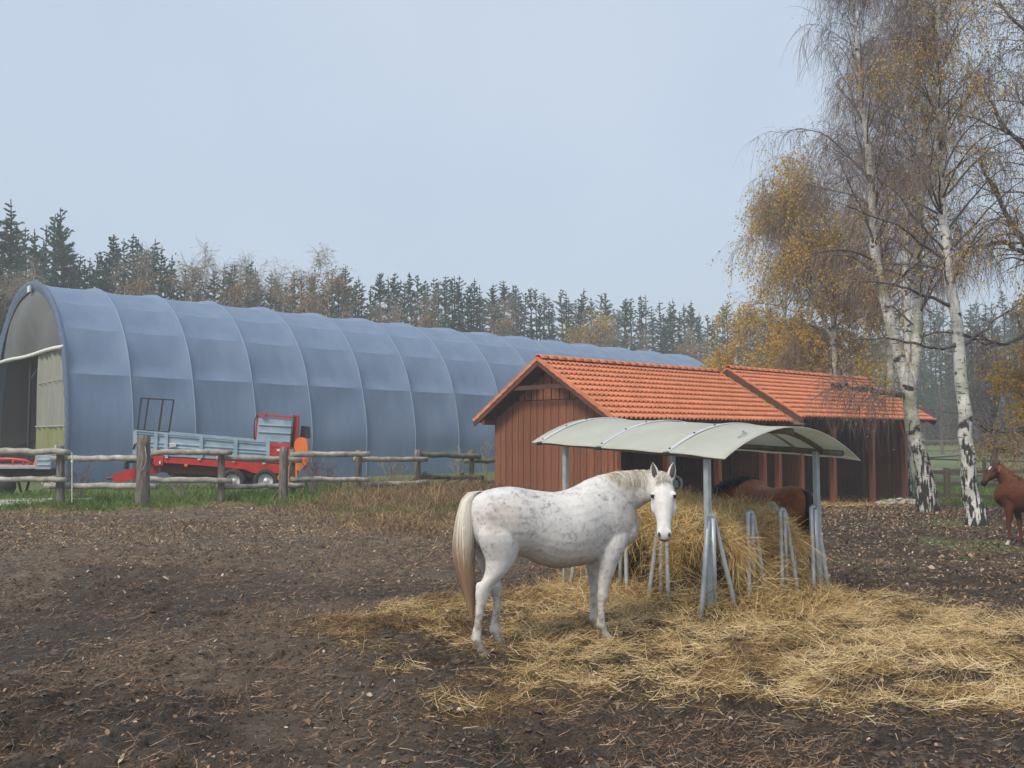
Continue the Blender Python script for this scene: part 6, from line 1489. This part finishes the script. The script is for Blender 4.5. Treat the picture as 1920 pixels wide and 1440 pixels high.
def put_pine(k, x, y, h, label, group):
    place(pines[k], x, y, h / 17., random.uniform(0, 6.28), label, 'tree', group, k not in used); used.add(k)
# tree tops read along the skyline: (pixel x, pixel y of the top)
SKY = [(-60, 380), (8, 370), (48, 428), (100, 388), (138, 478), (203, 437), (246, 438), (284, 447), (312, 478), (345, 505), (424, 495), (462, 488), (505, 512), (545, 508), (640, 500), (705, 512), (735, 512), (770, 510), (815, 520), (850, 516), (890, 520), (925, 538), (950, 525), (995, 538), (1030, 558), (1062, 545), (1092, 540), (1135, 548), (1172, 560), (1205, 553), (1242, 565), (1262, 560), (1296, 563), (1330, 590), (1362, 566), (1410, 585), (1450, 575)]
def forest_xy(px, row=0.):
    T = (px - 960) / 1700; a = Vector((-40., 60.)); b = Vector((30., 108.)); d = b - a      # edge of the wood
    n = Vector((-d.y, d.x)).normalized(); a = a + n * row; t = (T * a.y - a.x) / (d.x - T * d.y); p = a + d * t; return p.x, p.y
g1 = 'tall pines of the misty wood behind the hangar'
for i, (px, py) in enumerate(SKY):
    x, y = forest_xy(px, random.uniform(-1, 5)); h = CAM_H + (818 - py) / 1700 * y - float(relief(np.array(x), np.array(y))) + .3
    put_pine((i * 5 + 2) % 6, x, y, h, 'tall dark green pine on the skyline of the misty wood behind the hangar', g1)
for i in range(210):
    px = -90 + 1560 * (i + random.random()) / 210; x, y = forest_xy(px, random.uniform(-2, 22)); top = np.interp(px, [p[0] for p in SKY], [p[1] for p in SKY]) + (random.uniform(3, 32) if i % 2 else random.uniform(15, 80))
    h = CAM_H + (818 - top) / 1700 * y
    put_pine(random.randrange(6), x, y, max(5, h), 'dark green pine of the dense misty wood, lower than the skyline', 'lower pines filling the wood')
# far wood on the right beyond the meadow
for i in range(95):
    px = 1430 + 620 * (i + random.random()) / 95; Y_ = random.uniform(112, 165); x = (px - 960) / 1700 * Y_; top = np.interp(px, [1430, 1560, 1750, 1860, 1900, 1960, 2050], [600, 590, 580, 560, 548, 545, 545]) + random.uniform(0, 70)
    put_pine(random.randrange(6), x, Y_, CAM_H + (818 - top) / 1700 * Y_, 'hazy blue grey pine of the far wood beyond the meadow', 'pines of the far wood beyond the meadow')
fb = [far_birch(31, 14, 2000), far_birch(32, 14, 3000), far_birch(33, 13, 500), far_birch(34, 9, 4200, 'leaf_yellow', (.55, .1))]; usedb = set()
for k, px, py, row, lab in ((2, 52, 478, -4, 'bare pale birch above the arch of the hangar'), (0, 268, 478, -5, 'broad pale brown birch with thin leaves left of the slim one'), 
        (2, 380, 458, -4, 'slim bare birch standing alone against the sky'), (0, 452, 492, -5, 'pale bare birch between two dark pines'), (2, 520, 490, -4, 'light grey birch with white stem above the third roof seam'), (1, 560, 520, -6, 'low orange brown birch against the dark wood'),
        (1, 608, 480, -5, 'tall orange brown birch, tallest of the autumn birches'), (2, 745, 556, -6, 'thin bare birch with two white stems'), (0, 810, 560, -6, 'small tan birch at the foot of the dark pines'),
        (0, 955, 570, -6, 'tan birch halfway along the hangar roof'), (3, 1096, 600, -8, 'round golden yellow tree just above the hangar roof'), (0, 1152, 595, -6, 'thin pale birch right of the golden tree'), (1, 1298, 622, -7, 'tan birch above the end of the hangar'), (0, 1325, 640, -9, 'low tan birch by the roof gap of the shelters'), (0, 1210, 625, -5, 'faint brown birch low against the wood')):
    x, y = forest_xy(px, row); h = CAM_H + (818 - py) / 1700 * y; H0_ = {0: 14, 1: 14, 2: 13, 3: 9}[k] + .8
    place(fb[k], x, y, h / H0_, random.uniform(-.6, .6), lab, 'tree', 'autumn birches along the edge of the wood', k not in usedb); usedb.add(k)
def underwood():
    n = 52000; rg = np.random.default_rng(77); px = rg.uniform(1400, 2100, n); Y_ = rg.uniform(118, 150, n); x = (px - 960) / 1700 * Y_; hh = 4 + 9 * fbm(x * .12, Y_ * .1, 0, 78, 3); z = relief(x, Y_) + hh * rg.random(n) ** 1.2
    n2 = 60000; t = rg.uniform(-.35, 1.25, n2); r = rg.uniform(2, 14, n2); a = np.array([-40., 60.]); d = np.array([70., 48.]); nn = np.array([-48., 70.]) / 84.9; q = a + t[:, None] * d + r[:, None] * nn; z2 = relief(q[:, 0], q[:, 1]) + (3 + 8 * fbm(q[:, 0] * .12, q[:, 1] * .12, 0, 79, 3)) * rg.random(n2) ** 1.1
    P_ = np.concatenate([np.stack([x, Y_, z], 1), np.stack([q[:, 0], q[:, 1], z2], 1)]); N = len(P_); s = rg.uniform(.10, .26, N)[:, None]; u = rnd_dirs(N, rg); v = np.cross(u, rnd_dirs(N, rg)); v /= np.linalg.norm(v, axis=1, keepdims=True)
    V = np.stack([P_ - u * s, P_ + v * s * .6, P_ + u * s, P_ - v * s * .6], 1).reshape(-1, 3); tone = np.clip(fbm(P_[:, 0] * .16, P_[:, 1] * .16, P_[:, 2] * .3, 80, 3) * 1.3 - .2 + rg.normal(0, .12, N), 0, 1)
    o = mesh_obj('undergrowth', V, np.arange(N * 4).reshape(-1, 4), M['underwood'], var=np.repeat(tone, 4)); tag(o, 'dim brown and green undergrowth at the foot of the distant wood', 'undergrowth', kind='stuff')
underwood()
# a round crowned tree standing in the meadow and a leafy edge of the far wood
mt = birch((27.8, 52.5, float(relief(np.array(27.8), np.array(52.5)))), [([(0, 0, 0), (.05, 0, 1.6), (0, 0, 2.6), (.1, 0, 5.0)], .28, .05)], 'small bare grey tree with a short trunk standing in the meadow', 141, 30, 2600, 0, crown=(.35, 1), spread=3.3, twig_w=(.014, .025), twig_len=(.3, .9), droop=.4, trunk_mat='limb', name='meadow_tree', up=.5)

# ------------------------------------------------------------------ the misty air
def haze(d=.0022):
    m = bpy.data.materials.new('mist'); m.use_nodes = True; nt = m.node_tree; nt.nodes.clear(); o = nt.nodes.new('ShaderNodeOutputMaterial'); v = nt.nodes.new('ShaderNodeVolumePrincipled')
    v.inputs['Color'].default_value = (.93, .965, 1., 1); v.inputs['Density'].default_value = d; v.inputs['Anisotropy'].default_value = .2
    nt.links.new(v.outputs[0], o.inputs['Volume']); mb = MB(); mb.box((0, 310, 15.5), (900, 840, 35)); b = mb.build('haze', m); b['kind'] = 'stuff'; tag(b, 'thin autumn mist filling the air', 'haze')
haze()
